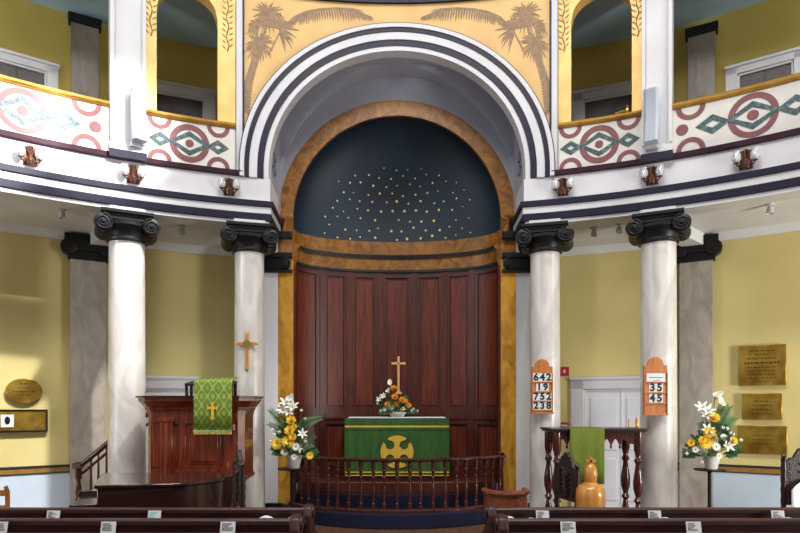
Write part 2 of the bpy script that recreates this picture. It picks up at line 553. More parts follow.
ZP0, ZP1 = E + 3.155, E + 3.70
zc = (ZP0 + ZP1) / 2 + 0.0
n_par = 0
for sg, sd in ((-1, 'left'), (1, 'right')):
    for (t0, t1, big) in ((16.4, 24.2, 0), (27.25 if sg < 0 else 26.85, 40.1 if sg < 0 else 39.9, 1), (43.1, 56.0, 1)):
        n_par += 1
        w = MB()
        w.curtain([(TS(sg, t), ZP0 - 0.02, ZP1) for t in lin(t0, t1, 24)], R, R + 0.12)
        po = struct(w.build('gallery_parapet', M_CREAM), 'cream gallery front panel')
        d = MB()
        tc = (t0 + t1) / 2
        if not big:
            ringpatch(d, TS(sg, tc), zc, R, circ(0.248), circ(0.172), 1, 0.003)
            ringpatch(d, TS(sg, tc), zc, R, circ(0.052), None, 1, 0.003)
            ringpatch(d, TS(sg, tc), zc, R, rhomb(0.255, 0.16), rhomb(0.17, 0.092), 0, 0.006)
            for s2 in (-1, 1):
                ringpatch(d, sg * (abs(TS(sg, tc)) + s2 * degrees(0.355 / R)), zc, R, rhomb(0.14, 0.095), rhomb(0.05, 0.03), 0, 0.006)
                for up, zz in ((True, ZP0), (False, ZP1)):
                    halfring(d, sg * (abs(TS(sg, tc)) + s2 * degrees(0.36 / R)), zz, R, 0.145, 0.09, up)
        else:
            ringpatch(d, TS(sg, tc), zc, R, circ(0.262), circ(0.192), 1, 0.003)
            ringpatch(d, TS(sg, tc), zc, R, circ(0.062), None, 1, 0.003)
            ringpatch(d, TS(sg, tc), zc, R, rhomb(0.275, 0.168), rhomb(0.19, 0.095), 0, 0.006)
            for s2 in (-1, 1):
                ringpatch(d, sg * (abs(TS(sg, tc)) + s2 * degrees(0.42 / R)), zc, R, rhomb(0.19, 0.12), rhomb(0.085, 0.045), 0, 0.006)
                ringpatch(d, sg * (abs(TS(sg, tc)) + s2 * degrees(0.755 / R)), zc, R, circ(0.07), None, 1, 0.003)
                for up, zz in ((True, ZP0), (False, ZP1)):
                    halfring(d, sg * (abs(TS(sg, tc)) + s2 * degrees(0.66 / R)), zz, R, 0.165, 0.105, up)
        d.build('painted_pattern', [M_TEAL, M_RINGRED], po, smooth=False)
        d = MB()
        d.sweep([ring(TS(sg, t), R) for t in lin(t0, t1, 24)], [(-0.16, ZP1 + 0.005), (0.015, ZP1 + 0.005), (0.03, ZP1 + 0.025), (0.05, ZP1 + 0.03), (0.055, ZP1 + 0.055), (0.035, ZP1 + 0.068), (-0.16, ZP1 + 0.07)], side=sg)
        d.build('gallery_rail', M_RAIL, po)

# gallery inner bays with gilded arched openings
for sg, sd in ((-1, 'left'), (1, 'right')):
    w = MB()
    a0, a1 = 17.65, 23.3
    tm = (a0 + a1) / 2
    rad = radians((a1 - a0) / 2) * R
    sm = [(sg * 16.4, ZP0, E + 5.57), (TS(sg, a0), ZP0, E + 5.57)]
    mid = []
    for k in range(25):
        u = -1 + 2 * k / 24
        mid.append((sg * (abs(TS(sg, tm)) + u * (a1 - a0) / 2), E + 5.1 + rad * 0.95 * sqrt(max(0, 1 - u * u)), E + 6.0))
    w.curtain([(sg * 16.4, ZP1 + 0.05, E + 6.0), (TS(sg, a0), ZP1 + 0.05, E + 6.0)], R + 0.0, R + 0.2)
    w.curtain(mid, R + 0.0, R + 0.2)
    w.curtain([(TS(sg, a1), ZP1 + 0.05, E + 6.0), (TS(sg, 24.3), ZP1 + 0.05, E + 6.0)], R + 0.0, R + 0.2)
    wo = struct(w.build('wall_gilded_opening_' + sd, M_GOLD2), 'gilded arched gallery opening, %s of the chancel arch' % sd)
    d = MB()
    for tt in (16.95, 23.8):
        pts = [ring(TS(sg, tt) + 0.12 * sin(k * 1.3), R - 0.006, E + 4.72 + 0.75 * k / 14) for k in range(15)]
        d.tube(pts, 0.008, 5)
        for k in range(9):
            z0 = E + 4.78 + 0.075 * k
            for s2 in (-1, 1):
                ringpatch(d, TS(sg, tt) + s2 * 0.3, z0 + 0.02 * s2, R, [(-0.032 * s2, -0.02), (0.0, 0.012), (0.034 * s2, 0.032), (0.012 * s2, -0.006)], None, 0, 0.005)
    d.build('painted_vine', M_VINE, wo, smooth=False)

# spandrel wall with palms and striped arch ----------------------------------
RI, RX, ZA = 1.73, 2.085, E + 3.19
w = MB()
xm = R * sin(radians(15.65))
xs = [-xm] + [RX * cos(pi * k / 60) * -1 for k in range(1, 60) if abs(RX * cos(pi * k / 60)) < xm] + [xm]
w.curtain([(degrees(asin(x / R)), ZA + sqrt(max(RX * RX - x * x, 0.0)), E + 5.57) for x in xs], R, R + 0.25)
wall_ch = struct(w.build('wall_chancel_arch', M_GOLD), 'gilded wall around the great chancel arch')
w = MB()
for sg in (-1, 1):
    w.curtain([(sg * t, E + 3.1, E + 6.0) for t in (15.62, 16.0, 16.42)], R - 0.01, R + 0.2)
    w.curtain([(sg * t, E + 3.15, E + 5.57) for t in (15.57, 15.76)], R - 0.022, R, 1)
    w.curtain([(sg * t, E + 3.15, E + 6.0) for t in (16.37, 16.42)], R - 0.016, R, 1)
ths = lin(-16.4, 16.4, 40)
w.curtain([(t, E + 5.62, E + 6.0) for t in ths], R - 0.03, R + 0.2)
w.curtain([(t, E + 5.57, E + 5.62) for t in ths], R - 0.04, R + 0.2, 1)
struct(w.build('trim_arch_border', [M_WHITE, M_BLACK]))

w = MB()


def archband(b, r0, r1, front, back, mi, zend=E + 3.07):
    n = 72
    pts = [(-1, zend)] + [None] * (n + 1) + [(1, zend)]
    vs, fs = [], []
    prof = []
    for k in range(n + 3):
        if k == 0 or k == n + 2:
            s_ = -1 if k == 0 else 1
            prof.append(((s_ * r0, zend), (s_ * r1, zend)))
        else:
            a = pi - pi * (k - 1) / n
            prof.append(((r0 * cos(a), ZA + r0 * sin(a)), (r1 * cos(a), ZA + r1 * sin(a))))
    for (x0, z0), (x1, z1) in prof:
        vs += [(x0, yring(x0) - front, z0), (x1, yring(x1) - front, z1), (x1, yring(x1) + back, z1), (x0, yring(x0) + back, z0)]
    for k in range(len(prof) - 1):
        o = 4 * k
        for j in range(4):
            fs.append((o + j, o + (j + 1) % 4, o + 4 + (j + 1) % 4, o + 4 + j))
    fs += [(0, 1, 2, 3), tuple(reversed((4 * len(prof) - 4, 4 * len(prof) - 3, 4 * len(prof) - 2, 4 * len(prof) - 1)))]
    b.add(vs, fs, mi)


for r0, r1, fr, m_ in ((1.73, 1.792, 0.02, 0), (1.792, 1.872, 0.03, 1), (1.872, 1.972, 0.045, 0), (1.972, 2.03, 0.055, 1), (2.03, 2.082, 0.07, 0), (2.082, 2.096, 0.06, 1)):
    archband(w, r0, r1, fr, 0.15, m_)
struct(w.build('trim_chancel_arch', [M_WHITE, M_BLACK], ang=30), 'black and white striped chancel arch')

# painted palms on the gold
def strip(b, pts, wid, lift=0.005, mi=0):
    """tapered painted stroke in (x,z) on the ring"""
    n = len(pts)
    vs, fs = [], []
    for i, (x, z) in enumerate(pts):
        q0, q1 = pts[max(0, i - 1)], pts[min(n - 1, i + 1)]
        dx, dz = q1[0] - q0[0], q1[1] - q0[1]
        l = max(sqrt(dx * dx + dz * dz), 1e-6)
        w_ = wid[i] / 2 if isinstance(wid, list) else wid / 2
        for s_ in (-1, 1):
            xx, zz = x - dz / l * w_ * s_, z + dx / l * w_ * s_
            vs.append((xx, yring(xx, R - lift), zz))
    for i in range(n - 1):
        fs.append((2 * i, 2 * i + 1, 2 * i + 3, 2 * i + 2))
    b.add(vs, fs, mi)


def px2(px, py):
    """pixel of the photograph to (x, z) on the ring"""
    t = (px - CX) / F
    y = 8.2
    for _ in range(8):
        y = yring(t * y)
    return (t * y, E + (CY - py) * y / F)


def palm(sg):
    b = MB()
    rnd = random.Random(3)

    def q(px, py):
        x, z = px2(px, py)
        return (x * sg * -1, z)
    # trunk: ringed, tapering
    tr = [(245, 112), (246.5, 96), (249, 80), (253, 66), (257, 54), (260, 44)]
    for k in range(len(tr) - 1):
        for j in range(5):
            a = j / 5
            c = (tr[k][0] + (tr[k + 1][0] - tr[k][0]) * a, tr[k][1] + (tr[k + 1][1] - tr[k][1]) * a)
            wd = 5.2 - 1.6 * (k + a) / 4
            strip(b, [q(c[0] - wd * 0.75, c[1] + 2.8), q(c[0] - wd * 0.3, c[1] - 0.4), q(c[0], c[1] - 1.2)], 0.038)
            strip(b, [q(c[0] + wd * 0.75, c[1] + 2.8), q(c[0] + wd * 0.3, c[1] - 0.4), q(c[0], c[1] - 1.2)], 0.038)
    strip(b, [q(*t) for t in tr], [0.075, 0.07, 0.06, 0.05, 0.04, 0.03])
    strip(b, [q(261, 46), q(264, 34), q(267, 22), q(270, 14)], [0.03, 0.025, 0.02, 0.015])
    strip(b, [q(270, 52), q(276, 40), q(281, 30)], [0.02, 0.018, 0.012])
    # fan heads
    for cx, cy, rad, a0, a1, n in ((268, 14, 18, -80, 260, 26), (279, 29, 20, -75, 160, 22), (260, 43, 17, 10, 340, 26), (258, 25, 13, 50, 270, 14)):
        for k in range(n):
            a = radians(a0 + (a1 - a0) * k / (n - 1) + rnd.uniform(-5, 5))
            L = rad * rnd.uniform(0.75, 1.05)
            pts = []
            for j in range(6):
                u = j / 5
                pts.append(q(cx + L * u * cos(a), cy - L * u * sin(a) + 4.5 * u * u))
            strip(b, pts, [0.012, 0.024, 0.03, 0.024, 0.015, 0.003])
    # long drooping frond
    fr = [(288, 23), (294, 17), (304, 12.5), (317, 10), (333, 9), (349, 10), (361, 13), (371, 17)]
    strip(b, [q(*t) for t in fr], [0.02] * 7 + [0.005])
    for k in range(44):
        u = k / 43 * (len(fr) - 1.001)
        i, a = int(u), u - int(u)
        x, y = fr[i][0] + (fr[i + 1][0] - fr[i][0]) * a, fr[i][1] + (fr[i + 1][1] - fr[i][1]) * a
        L = (2.5 + 9.5 * sin(pi * min(1, k / 46 + 0.04)) ** 0.8) * rnd.uniform(0.8, 1.15)
        strip(b, [q(x, y), q(x + 1.2, y + L * 0.5), q(x + 0.6 + 2.0 * (k / 43), y + L)], [0.026, 0.024, 0.004])
        if 3 < k < 36:
            strip(b, [q(x, y), q(x + 3.5, y - 1.4), q(x + 6, y - 0.6)], [0.018, 0.014, 0.003])
    o = b.build('painted_palm', M_PALM, wall_ch, smooth=False)
    return o


palm(1)
palm(-1)

# vault between the striped arch and the apse arch ----------------------------
YB = 8.95
w = MB()
nx, ny = 96, 28
vs, fs = [], []
for i in range(nx + 1):
    a = pi - pi * i / nx
    x = (RI + 0.01) * cos(a)
    y0 = yring(x) - 0.01
    for j in range(ny + 1):
        y = y0 + (YB - y0) * j / ny
        u = 2 * j / ny - 1
        z1 = ZA + sqrt(max((RI + 0.01) ** 2 - x * x, 0))
        z2 = E + 3.0 + (ZA + RI - E - 3.0) * sqrt(max(0, 1 - u * u))
        vs.append((x, y, max(z1, z2)))
for i in range(nx):
    for j in range(ny):
        o = i * (ny + 1) + j
        fs.append((o, o + ny + 1, o + ny + 2, o + 1))
w.add(vs, fs)
for sg in (-1, 1):       # side walls of the bay
    col, fs = [], []
    y0 = yring(RI) - 0.01
    for j in range(ny + 1):
        y = y0 + (YB - y0) * j / ny
        u = 2 * j / ny - 1
        z2 = E + 3.0 + (ZA + RI - E - 3.0) * sqrt(max(0, 1 - u * u))
        col += [(sg * (RI + 0.008), y, E + 2.9), (sg * (RI + 0.008), y, max(z2, E + 3.19))]
    fs = [(2 * j, 2 * j + 1, 2 * j + 3, 2 * j + 2) for j in range(ny)]
    w.add(col, fs)
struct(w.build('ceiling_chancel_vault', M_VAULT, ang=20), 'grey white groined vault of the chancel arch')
w = MB()
for sg in (-1, 1):       # small painted panel on each reveal
    y0 = 8.2
    for zz, r_ in ((E + 3.32, 0.1), (E + 3.5, 0.1)):
        c0 = [(sg * (RI + 0.002), y0 + 0.28 + 1.5 * p[0], zz + 0.02 + p[1]) for p in rhomb(0.1, 0.09, 4)]
        c1 = [(sg * (RI + 0.002), y0 + 0.28 + 1.5 * p[0], zz + 0.02 + p[1]) for p in rhomb(0.06, 0.05, 4)]
        n = len(c0)
        w.add(c0 + c1, [(i, (i + 1) % n, (i + 1) % n + n, i + n) for i in range(n)], 0)
po = struct(w.build('trim_reveal_pattern', [M_TEAL], smooth=False))

# gold apse arch ---------------------------------------------------------------
ZG, G0, G1 = E + 2.8, 1.55, 1.776
w = MB()
n = 60
vs, fs = [], []
for k in range(n + 1):
    a = pi - pi * k / n
    for r_, y in ((G0, YB), (G1, YB), (G1, YB + 0.14), (G0, YB + 0.14)):
        vs.append((r_ * cos(a), y, ZG + r_ * sin(a)))
for k in range(n):
    for j in range(4):
        fs.append((4 * k + j, 4 * k + (j + 1) % 4, 4 * k + 4 + (j + 1) % 4, 4 * k + 4 + j))
w.add(vs, fs)
for sg in (-1, 1):
    xa, xb = sorted((sg * G0, sg * G1))
    w.box(xa, xb, YB, YB + 0.14, E + 2.2, ZG)
ga = struct(w.build('trim_apse_arch', M_GOLDARCH, ang=30), 'gold marbled arch framing the apse')
w = MB()
for sg in (-1, 1):
    xa, xb = sorted((sg * G0, sg * G1))
    w.box(xa, xb, YB, YB + 0.14, 0.0, E + 2.2)
    w.box(xa - 0.02, xb + 0.02, YB - 0.03, YB, 0.0, 0.14)
w.build('jamb', M_JAMB, ga)
w = MB()   # crescent of wall above, white piers beside
xs = [G1 * -cos(pi * k / 48) for k in range(49)]
w.curtain([(x, ZG + sqrt(max(0, G1 * G1 - x * x)), E + 5.0) for x in xs], YB + 0.01, YB + 0.12, flat=True)
for sg in (-1, 1):
    xa, xb = sorted((sg * G1, sg * 2.33))
    w.box(xa, xb, YB + 0.0, YB + 0.14, 0.0, E + 2.5, 1)
    w.box(xa, xb, YB + 0.0, YB + 0.14, E + 2.5, E + 5.0)
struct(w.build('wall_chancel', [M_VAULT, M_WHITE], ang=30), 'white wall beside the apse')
w = MB()
for sg in (-1, 1):
    xa, xb = sorted((sg * 1.56, sg * 2.05))
    w.box(xa, xb, YB - 0.07, YB + 0.02, E + 2.22, E + 2.29)
    w.box(*sorted((sg * 1.62, sg * 2.05)), YB - 0.05, YB + 0.02, E + 2.05, E + 2.22)
    w.box(xa, xb, YB - 0.06, YB + 0.02, E + 2.0, E + 2.04)
    Mx = Matrix.Translation((sg * 1.66, YB - 0.05, E + 2.13)) @ Matrix.Rotation(pi / 2, 4, 'X')
    w.lathe([(0.085, -0.03), (0.085, 0.03), (0.07, 0.035), (0.07, 0.02), (0.05, 0.02), (0.05, 0.038), (0.03, 0.04)], 20, M=Mx)
    w.box(*sorted((sg * 1.56, sg * 1.75)), YB - 0.08, YB + 0.02, E + 2.50, E + 2.60)
    w.box(*sorted((sg * 1.7, sg * 2.05)), YB - 0.03, YB + 0.02, 0.0, 0.22)
struct(w.build('trim_anta_capital', M_CAP, bevel=0.004), 'black scrolled capitals of the white piers beside the apse')

# apse -------------------------------------------------------------------------
AB = 0.70


def ell(t, off=0.0):
    """plan point of the apse curve; off towards the room"""
    a = radians(t)
    p = Vector((G0 * sin(a), YB + 0.05 + AB * cos(a)))
    nrm = Vector((sin(a) / G0, cos(a) / AB)).normalized()
    return p - nrm * off


def estrip(b, t0, t1, z0, z1, o0, o1, mi=0, n=10):
    ts = lin(t0, t1, n)
    b.sweep([ell(t) for t in ts], [(o0, z0), (o1, z0), (o1, z1), (o0, z1)], [mi] * 4, side=1)


ZW1 = E + 2.16
w = MB()
estrip(w, -90, 90, 0.5, ZW1, -0.03, 0.0, 0, 60)
aw = struct(w.build('wall_apse', M_STILE, ang=50), 'mahogany panelled apse wall')
bays = [-90, -50, -29.5, -10.3, 10.3, 29.5, 50, 90]
w, s_, pn = MB(), MB(), MB()
for i, t in enumerate(bays):
    hw = 2.0 if abs(t) < 80 else 3.2
    c = max(-90 + hw, min(90 - hw, t))
    s_.sweep([ell(q) for q in lin(c - hw, c + hw, 4)], [(0, 0.5), (0.035, 0.5), (0.035, ZW1), (0, ZW1)], side=1)
for i in range(len(bays) - 1):
    t0, t1 = bays[i] + (2 if i else 3.5), bays[i + 1] - (2 if i < 6 else 3.5)
    estrip(s_, t0, t1, ZW1 - 0.08, ZW1, 0, 0.028, 0, 8)
    estrip(s_, t0, t1, E - 0.10, E - 0.02, 0, 0.028, 0, 8)
    estrip(s_, t0, t1, E - 0.19, E - 0.10, 0, 0.05, 0, 8)
    estrip(s_, t0, t1, E - 0.27, E - 0.19, 0, 0.028, 0, 8)
    estrip(s_, t0, t1, 0.5, 0.66, 0, 0.03, 0, 8)
    m1 = (t1 - t0) * 0.16
    for z0, z1 in ((E - 0.02, ZW1 - 0.08), (0.66, E - 0.27)):
        # frame bead then raised field
        estrip(s_, t0, t0 + m1 * 0.6, z0, z1, 0, 0.024, 0, 3)
        estrip(s_, t1 - m1 * 0.6, t1, z0, z1, 0, 0.024, 0, 3)
        estrip(pn, t0 + m1, t1 - m1, z0 + 0.05, z1 - 0.05, -0.005, 0.014, 0, 8)
s_.build('panel_frame', M_STILE, aw, ang=50)
pn.build('raised_panel', M_PANEL, aw, ang=50)
w = MB()
pth = [ell(t) for t in lin(-90, 90, 60)]
w.sweep(pth, [(-0.02, E + 2.13), (0.03, E + 2.13), (0.03, E + 2.16), (0.05, E + 2.165), (0.05, E + 2.20), (0.055, E + 2.20), (0.055, E + 2.375), (0.085, E + 2.38),
               (0.10, E + 2.43), (0.07, E + 2.44), (0.02, E + 2.46), (0.02, E + 2.66), (-0.02, E + 2.66)], [1, 1, 1, 1, 0, 0, 0, 1, 1, 0, 0, 0, 0], side=1)  # lowest black band is the shadow under the cornice, put into the colour
struct(w.build('trim_apse_cornice', [M_GOLDARCH, M_INK], ang=30), 'gold curved cornice below the starry dome')


def dome_pt(t, ph, k=1.0):
    a, f = radians(t), radians(ph)
    return Vector((G0 * k * cos(f) * sin(a), YB + 0.05 + AB * k * cos(f) * cos(a), ZG + G0 * k * sin(f)))


w = MB()
nt_, np_ = 60, 30
vs, fs = [], []
for i in range(np_ + 2):
    for j in range(nt_ + 1):
        t = -90 + 180 * j / nt_
        if i == 0:
            p = dome_pt(t, 0)
            p.z = E + 2.6
        else:
            p = dome_pt(t, min(89.9, 90 * (i - 1) / np_))
        vs.append(p)
for i in range(np_ + 1):
    for j in range(nt_):
        o = i * (nt_ + 1) + j
        fs.append((o, o + 1, o + nt_ + 2, o + nt_ + 1))
w.add(vs, fs)
do = struct(w.build('ceiling_apse_dome', M_DOME, ang=80), 'midnight blue half dome with gilt stars')
w = MB()
rnd = random.Random(11)
for i in range(9):
    ph = -3.0 + i * 5.3
    kx = max(cos(radians(max(ph, 0))), 0.3)
    nn = 13
    for j in range(nn):
        x = (-1.14 + 2.28 * (j + (0.5 if i % 2 else 0)) / (nn - 1)) + rnd.uniform(-0.03, 0.03)
        e_ = (x / 1.2) ** 2 + (max(0, i - 2) / 6.5) ** 2
        if e_ > 1 or rnd.random() < 0.05:
            continue
        st = max(-1, min(1, x / (G0 * kx)))
        t = degrees(asin(st))
        p2 = ph + rnd.uniform(-1.2, 1.2)
        if p2 < 0:
            p = dome_pt(t, 0)
            p.z = ZG + G0 * sin(radians(p2))
        else:
            p = dome_pt(t, p2)
        ctr = Vector((0, YB + 0.05, ZG))
        nrm = Vector(((ctr.x - p.x) / G0 ** 2, (ctr.y - p.y) / AB ** 2, (ctr.z - p.z) / G0 ** 2)).normalized()
        a = nrm.cross(Vector((0, 0, 1))).normalized()
        c = a.cross(nrm)
        r_ = (0.024 - 0.011 * e_) * rnd.uniform(0.7, 1.2)  # outer stars drawn smaller in place of their fading in the light
        pts = []
        for k in range(12):
            rr = r_ * (1.0 if k % 2 == 0 else 0.6)
            pts.append(p + nrm * 0.006 + (a * cos(pi * k / 6) + c * sin(pi * k / 6)) * rr)
        w.add(pts, [tuple(range(12))])
w.build('painted_star', M_STAR, do, smooth=False)

# steps and carpet ---------------------------------------------------------------
def arc_front(xh, ys, ym, n=31):
    """arc from (-xh, ys) through (0, ym) to (xh, ys)"""
    h = ys - ym
    r_ = (xh * xh + h * h) / (2 * h)
    cy = ym + r_
    a = asin(xh / r_)
    return [(r_ * sin(u), cy - r_ * cos(u)) for u in lin(-a, a, n)]


w = MB()
w.prism(arc_front(1.7, 8.92, 8.06) + [(1.7, 9.7), (-1.7, 9.7)], 0.0, 0.2)
struct(w.build('floor_dais', M_BLUE, bevel=0.015), 'navy carpeted dais step with curved front')
w = MB()
w.prism(arc_front(1.5, 8.95, 8.72) + [(1.5, 9.68), (-1.5, 9.68)], 0.2, 0.37)
w.prism(arc_front(1.5, 9.0, 8.86) + [(1.5, 9.68), (-1.5, 9.68)], 0.37, 0.54, mi=1)
struct(w.build('floor_predella', [M_BLUE, M_STILE], bevel=0.012), 'navy carpeted steps under the altar')

# doors ------------------------------------------------------------------------
def door(name, thc, width, top, mleaf, z0, fw, label, panels=True):
    c = ring(thc, RO - 0.02, z0)
    o = thing(name, label, None, c, -radians(thc), kind='structure')
    h = top - z0
    b = MB()
    for x0, x1 in ((-width / 2, -width / 2 + fw), (width / 2 - fw, width / 2)):
        b.box(x0, x1, -0.05, 0.05, 0, h)
    b.box(-width / 2, width / 2, -0.05, 0.05, h - fw, h)
    b.box(-width / 2 - 0.02, width / 2 + 0.02, -0.07, 0.05, h - 0.045, h)
    i0 = width / 2 - fw
    for x0, x1 in ((-i0, -i0 + 0.03), (i0 - 0.03, i0)):
        b.box(x0, x1, -0.03, 0.05, 0, h - fw)
    b.box(-i0, i0, -0.03, 0.05, h - fw - 0.03, h - fw)
    b.build('door_frame', M_WHITE, o, bevel=0.006)
    b = MB()
    b.box(-i0, i0, 0.0, 0.04, 0, h - fw)
    if panels:
        for x0, x1 in ((-i0 + 0.1, -0.07), (0.07, i0 - 0.1)):
            for za, zb in ((0.2, 0.85), (0.98, h - fw - 0.14)):
                b.box(x0, x1, -0.012, 0.0, za, zb)
        b.box(-0.012, 0.012, -0.01, 0.0, 0, h - fw)
    b.build('door_leaf', mleaf, o, bevel=0.006)
    return o


door('door_1', -22.05, 1.5, E + 0.47, M_DOORWHITE, 0, 0.19, 'white double door under the gallery, behind the pulpit')
door('door_2', 22.05, 1.5, E + 0.47, M_DOORWHITE, 0, 0.19, 'white double door under the gallery, behind the hymn boards')
door('door_3', -22.0, 1.25, E + 4.98, M_DOORBROWN, E + 2.62, 0.16, 'brown gallery door in white frame, seen through the gilded opening, facing the fewer speakers')
door('door_4', 21.4, 1.25, E + 4.98, M_DOORBROWN, E + 2.62, 0.16, 'brown gallery door in white frame, seen through the gilded opening')
door('door_5', -34.7, 1.0, E + 4.87, M_DOORBROWN, E + 2.62, 0.14, 'brown gallery door in white frame, outer bay')
door('door_6', 33.8, 0.95, E + 4.87, M_DOORBROWN, E + 2.62, 0.14, 'brown gallery door in white frame, outer bay')
for o in list(COL.objects):
    if o.name.startswith('door_') and o.parent is None and 'label' in o.keys():
        del o['label']


# ------------------------------------------------------------------ columns
def spiral(b, M, r0, s_=1, turns=2.2, mi=0, wire=0.012):
    pts = []
    n = 40
    for k in range(n + 1):
        u = k / n
        a = turns * 2 * pi * u
        r_ = r0 * (1 - 0.85 * u)
        pts.append(M @ Vector((s_ * r_ * sin(a), r_ * cos(a), 0)))
    b.tube(pts, [wire * (1 - 0.5 * k / n) for k in range(n + 1)], 6, mi)


def make_capital(rad, parent, z0, z1):
    b = MB()
    h = z1 - z0
    b.lathe([(rad + 0.005, z0 - 0.02), (rad + 0.035, z0 - 0.01), (rad + 0.035, z0 + 0.02), (rad + 0.01, z0 + 0.03), (rad + 0.03, z0 + 0.10), (rad + 0.09, z0 + 0.16),
             (rad + 0.09, z0 + 0.2), (rad + 0.02, z0 + 0.22)], 28)
    ab = 0.295
    b.box(-ab, ab, -ab + 0.02, ab - 0.02, z1 - 0.04, z1)
    b.box(-ab + 0.03, ab - 0.03, -ab + 0.05, ab - 0.05, z1 - 0.075, z1 - 0.035)
    b.box(-0.26, 0.26, -0.235, 0.235, z1 - 0.165, z1 - 0.07)
    b.box(-0.2, 0.2, -0.25, 0.25, z1 - 0.12, z1 - 0.10)
    cap = b.build('capital', M_CAP, parent, bevel=0.004)
    for s_ in (-1, 1):
        v = MB()
        Mc = Matrix.Translation((s_ * 0.268, 0, z1 - 0.17)) @ Matrix.Rotation(pi / 2, 4, 'X')
        v.lathe([(0.092, -0.262), (0.105, -0.255), (0.105, -0.2), (0.092, -0.12), (0.082, -0.04), (0.09, -0.035), (0.09, 0.035), (0.082, 0.04), (0.092, 0.12), (0.105, 0.2), (0.105, 0.255), (0.092, 0.262)], 24, M=Mc)
        for e_ in (-1, 1):
            Mr = Mc @ Matrix.Translation((0, 0, e_ * 0.264))
            spiral(v, Mr, 0.1, -s_ * 1, wire=0.013)
            v.sphere((0, 0, e_ * 0.266), 0.022, 8, 6, M=Mc)
        v.build('volute', M_CAP, cap)
    return cap


def make_column(name, label, x, y, rad, top, facing):
    o = thing(name, label, 'column', (x, y, 0), facing, 'marble columns under the gallery', kind='thing')
    b = MB()
    zt = top - 0.335
    b.lathe([(rad * (1.0 - 0.07 * k / 12), 0.14 + (zt - 0.14) * k / 12) for k in range(13)], 40)
    b.build('shaft', M_MARBLE, o)
    b = MB()
    b.box(-rad - 0.1, rad + 0.1, -rad - 0.1, rad + 0.1, 0, 0.06)
    b.lathe([(rad + 0.08, 0.06), (rad + 0.09, 0.08), (rad + 0.07, 0.1), (rad + 0.03, 0.11), (rad + 0.04, 0.13), (rad, 0.16)], 32)
    b.build('base', M_MARBLE, o)
    make_capital(rad * 0.93, o, zt, top)
    box('impost', M_CEIL, -0.2, 0.2, -0.2, 0.2, top, E + 2.456, o)
    return o


CT = E + 2.40
cols = [(127, 7.55, 0.224, 'left'), (249.5, 8.05, 0.205, 'left'), (545, 8.05, 0.205, 'right'), (658.5, 7.58, 0.222, 'right')]
clabels = ['white marble column between the brass plaques and the pulpit', 'white marble column with a small gold cross hung on it',
           'white marble column carrying the hymn board with four number rows', 'white marble column carrying the hymn board numbered 35 and 45']
col_obj = []
for (px, Y, rad, sd), lb in zip(cols, clabels):
    x = (px - CX) * Y / F
    col_obj.append((x, Y, rad, make_column('marble_column', lb, x, Y, rad, CT, -atan2(x, Y - CC) * 1.0)))

# pilasters on the aisle wall and in the gallery
def make_pilaster(label, thc, z0, ztop, width, capz, scroll=True):
    p = ring(thc, RO, z0)
    o = thing('wall_pilaster', label, None, p, -radians(thc), 'marble wall pilasters', kind='structure')
    h = ztop - z0
    hw = width / 2
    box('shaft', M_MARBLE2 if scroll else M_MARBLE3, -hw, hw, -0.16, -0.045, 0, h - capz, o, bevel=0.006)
    b = MB()
    b.box(-hw - 0.03, hw + 0.03, -0.19, -0.04, h - capz, h - capz + 0.05)
    if scroll:
        b.box(-hw - 0.07, hw + 0.07, -0.2, -0.04, h - capz + 0.12, h)
        b.box(-hw + 0.02, hw - 0.02, -0.17, -0.04, h - capz + 0.04, h - capz + 0.14)
        for s_ in (-1, 1):
            b.lathe([(0.105, -0.22), (0.11, -0.21), (0.11, -0.05), (0.1, -0.045)], 20, M=Matrix.Translation((s_ * (hw + 0.01), 0, h - capz + 0.17)) @ Matrix.Rotation(-pi / 2, 4, 'X') @ Matrix.Scale(-1, 4, (0, 0, 1)) @ Matrix.Translation((0, 0, 0.26)))
    else:
        b.box(-hw - 0.02, hw + 0.02, -0.19, -0.04, h - capz + 0.04, h - capz + 0.085)
        b.box(-hw - 0.035, hw + 0.035, -0.2, -0.04, h - capz + 0.08, h)
    b.build('capital', M_CAP, o, bevel=0.005)
    return o


make_pilaster('grey marble pilaster with black scrolled capital, behind the pulpit stair rail', -29.25, 0, E + 2.47, 0.46, 0.36)
make_pilaster('grey marble pilaster with black scrolled capital, behind the tall white and yellow flowers', 28.45, 0, E + 2.47, 0.44, 0.36)
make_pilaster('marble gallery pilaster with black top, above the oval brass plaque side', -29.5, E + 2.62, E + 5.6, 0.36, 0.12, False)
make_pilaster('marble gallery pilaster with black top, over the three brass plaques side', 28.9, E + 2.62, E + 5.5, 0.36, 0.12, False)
for sg, (cx_, cy_, _, _) in ((-1, col_obj[0]), (1, col_obj[3])):
    d = Vector((cx_, cy_ - CC, 0)).normalized()
    a = Vector((cx_, cy_, 0)) + d * 0.42
    e = ring(sg * 28.4, RO - 0.1)
    dd = (Vector((e.x, e.y, 0)) - a)
    L = dd.length
    Mx = Matrix.Translation(a) @ Matrix.Rotation(atan2(dd.y, dd.x), 4, 'Z')
    struct(box('trim_gallery_beam_' + ('left' if sg < 0 else 'right'), M_CEIL, 0, L, -0.13, 0.13, E + 2.335, E + 2.5, M=Mx))


# ------------------------------------------------------------------ wall fittings
def face_thing(name, label, cat, th, r, z, group=None):
    p = ring(th, r, z)
    return thing(name, label, cat, p, -radians(th), group)


def theta_of(px, r):
    k = (px - CX) / F
    lo, hi = -80.0, 80.0
    for _ in range(60):
        m = (lo + hi) / 2
        q = ring(m, r)
        if q.x / q.y < k:
            lo = m
        else:
            hi = m
    return (lo + hi) / 2


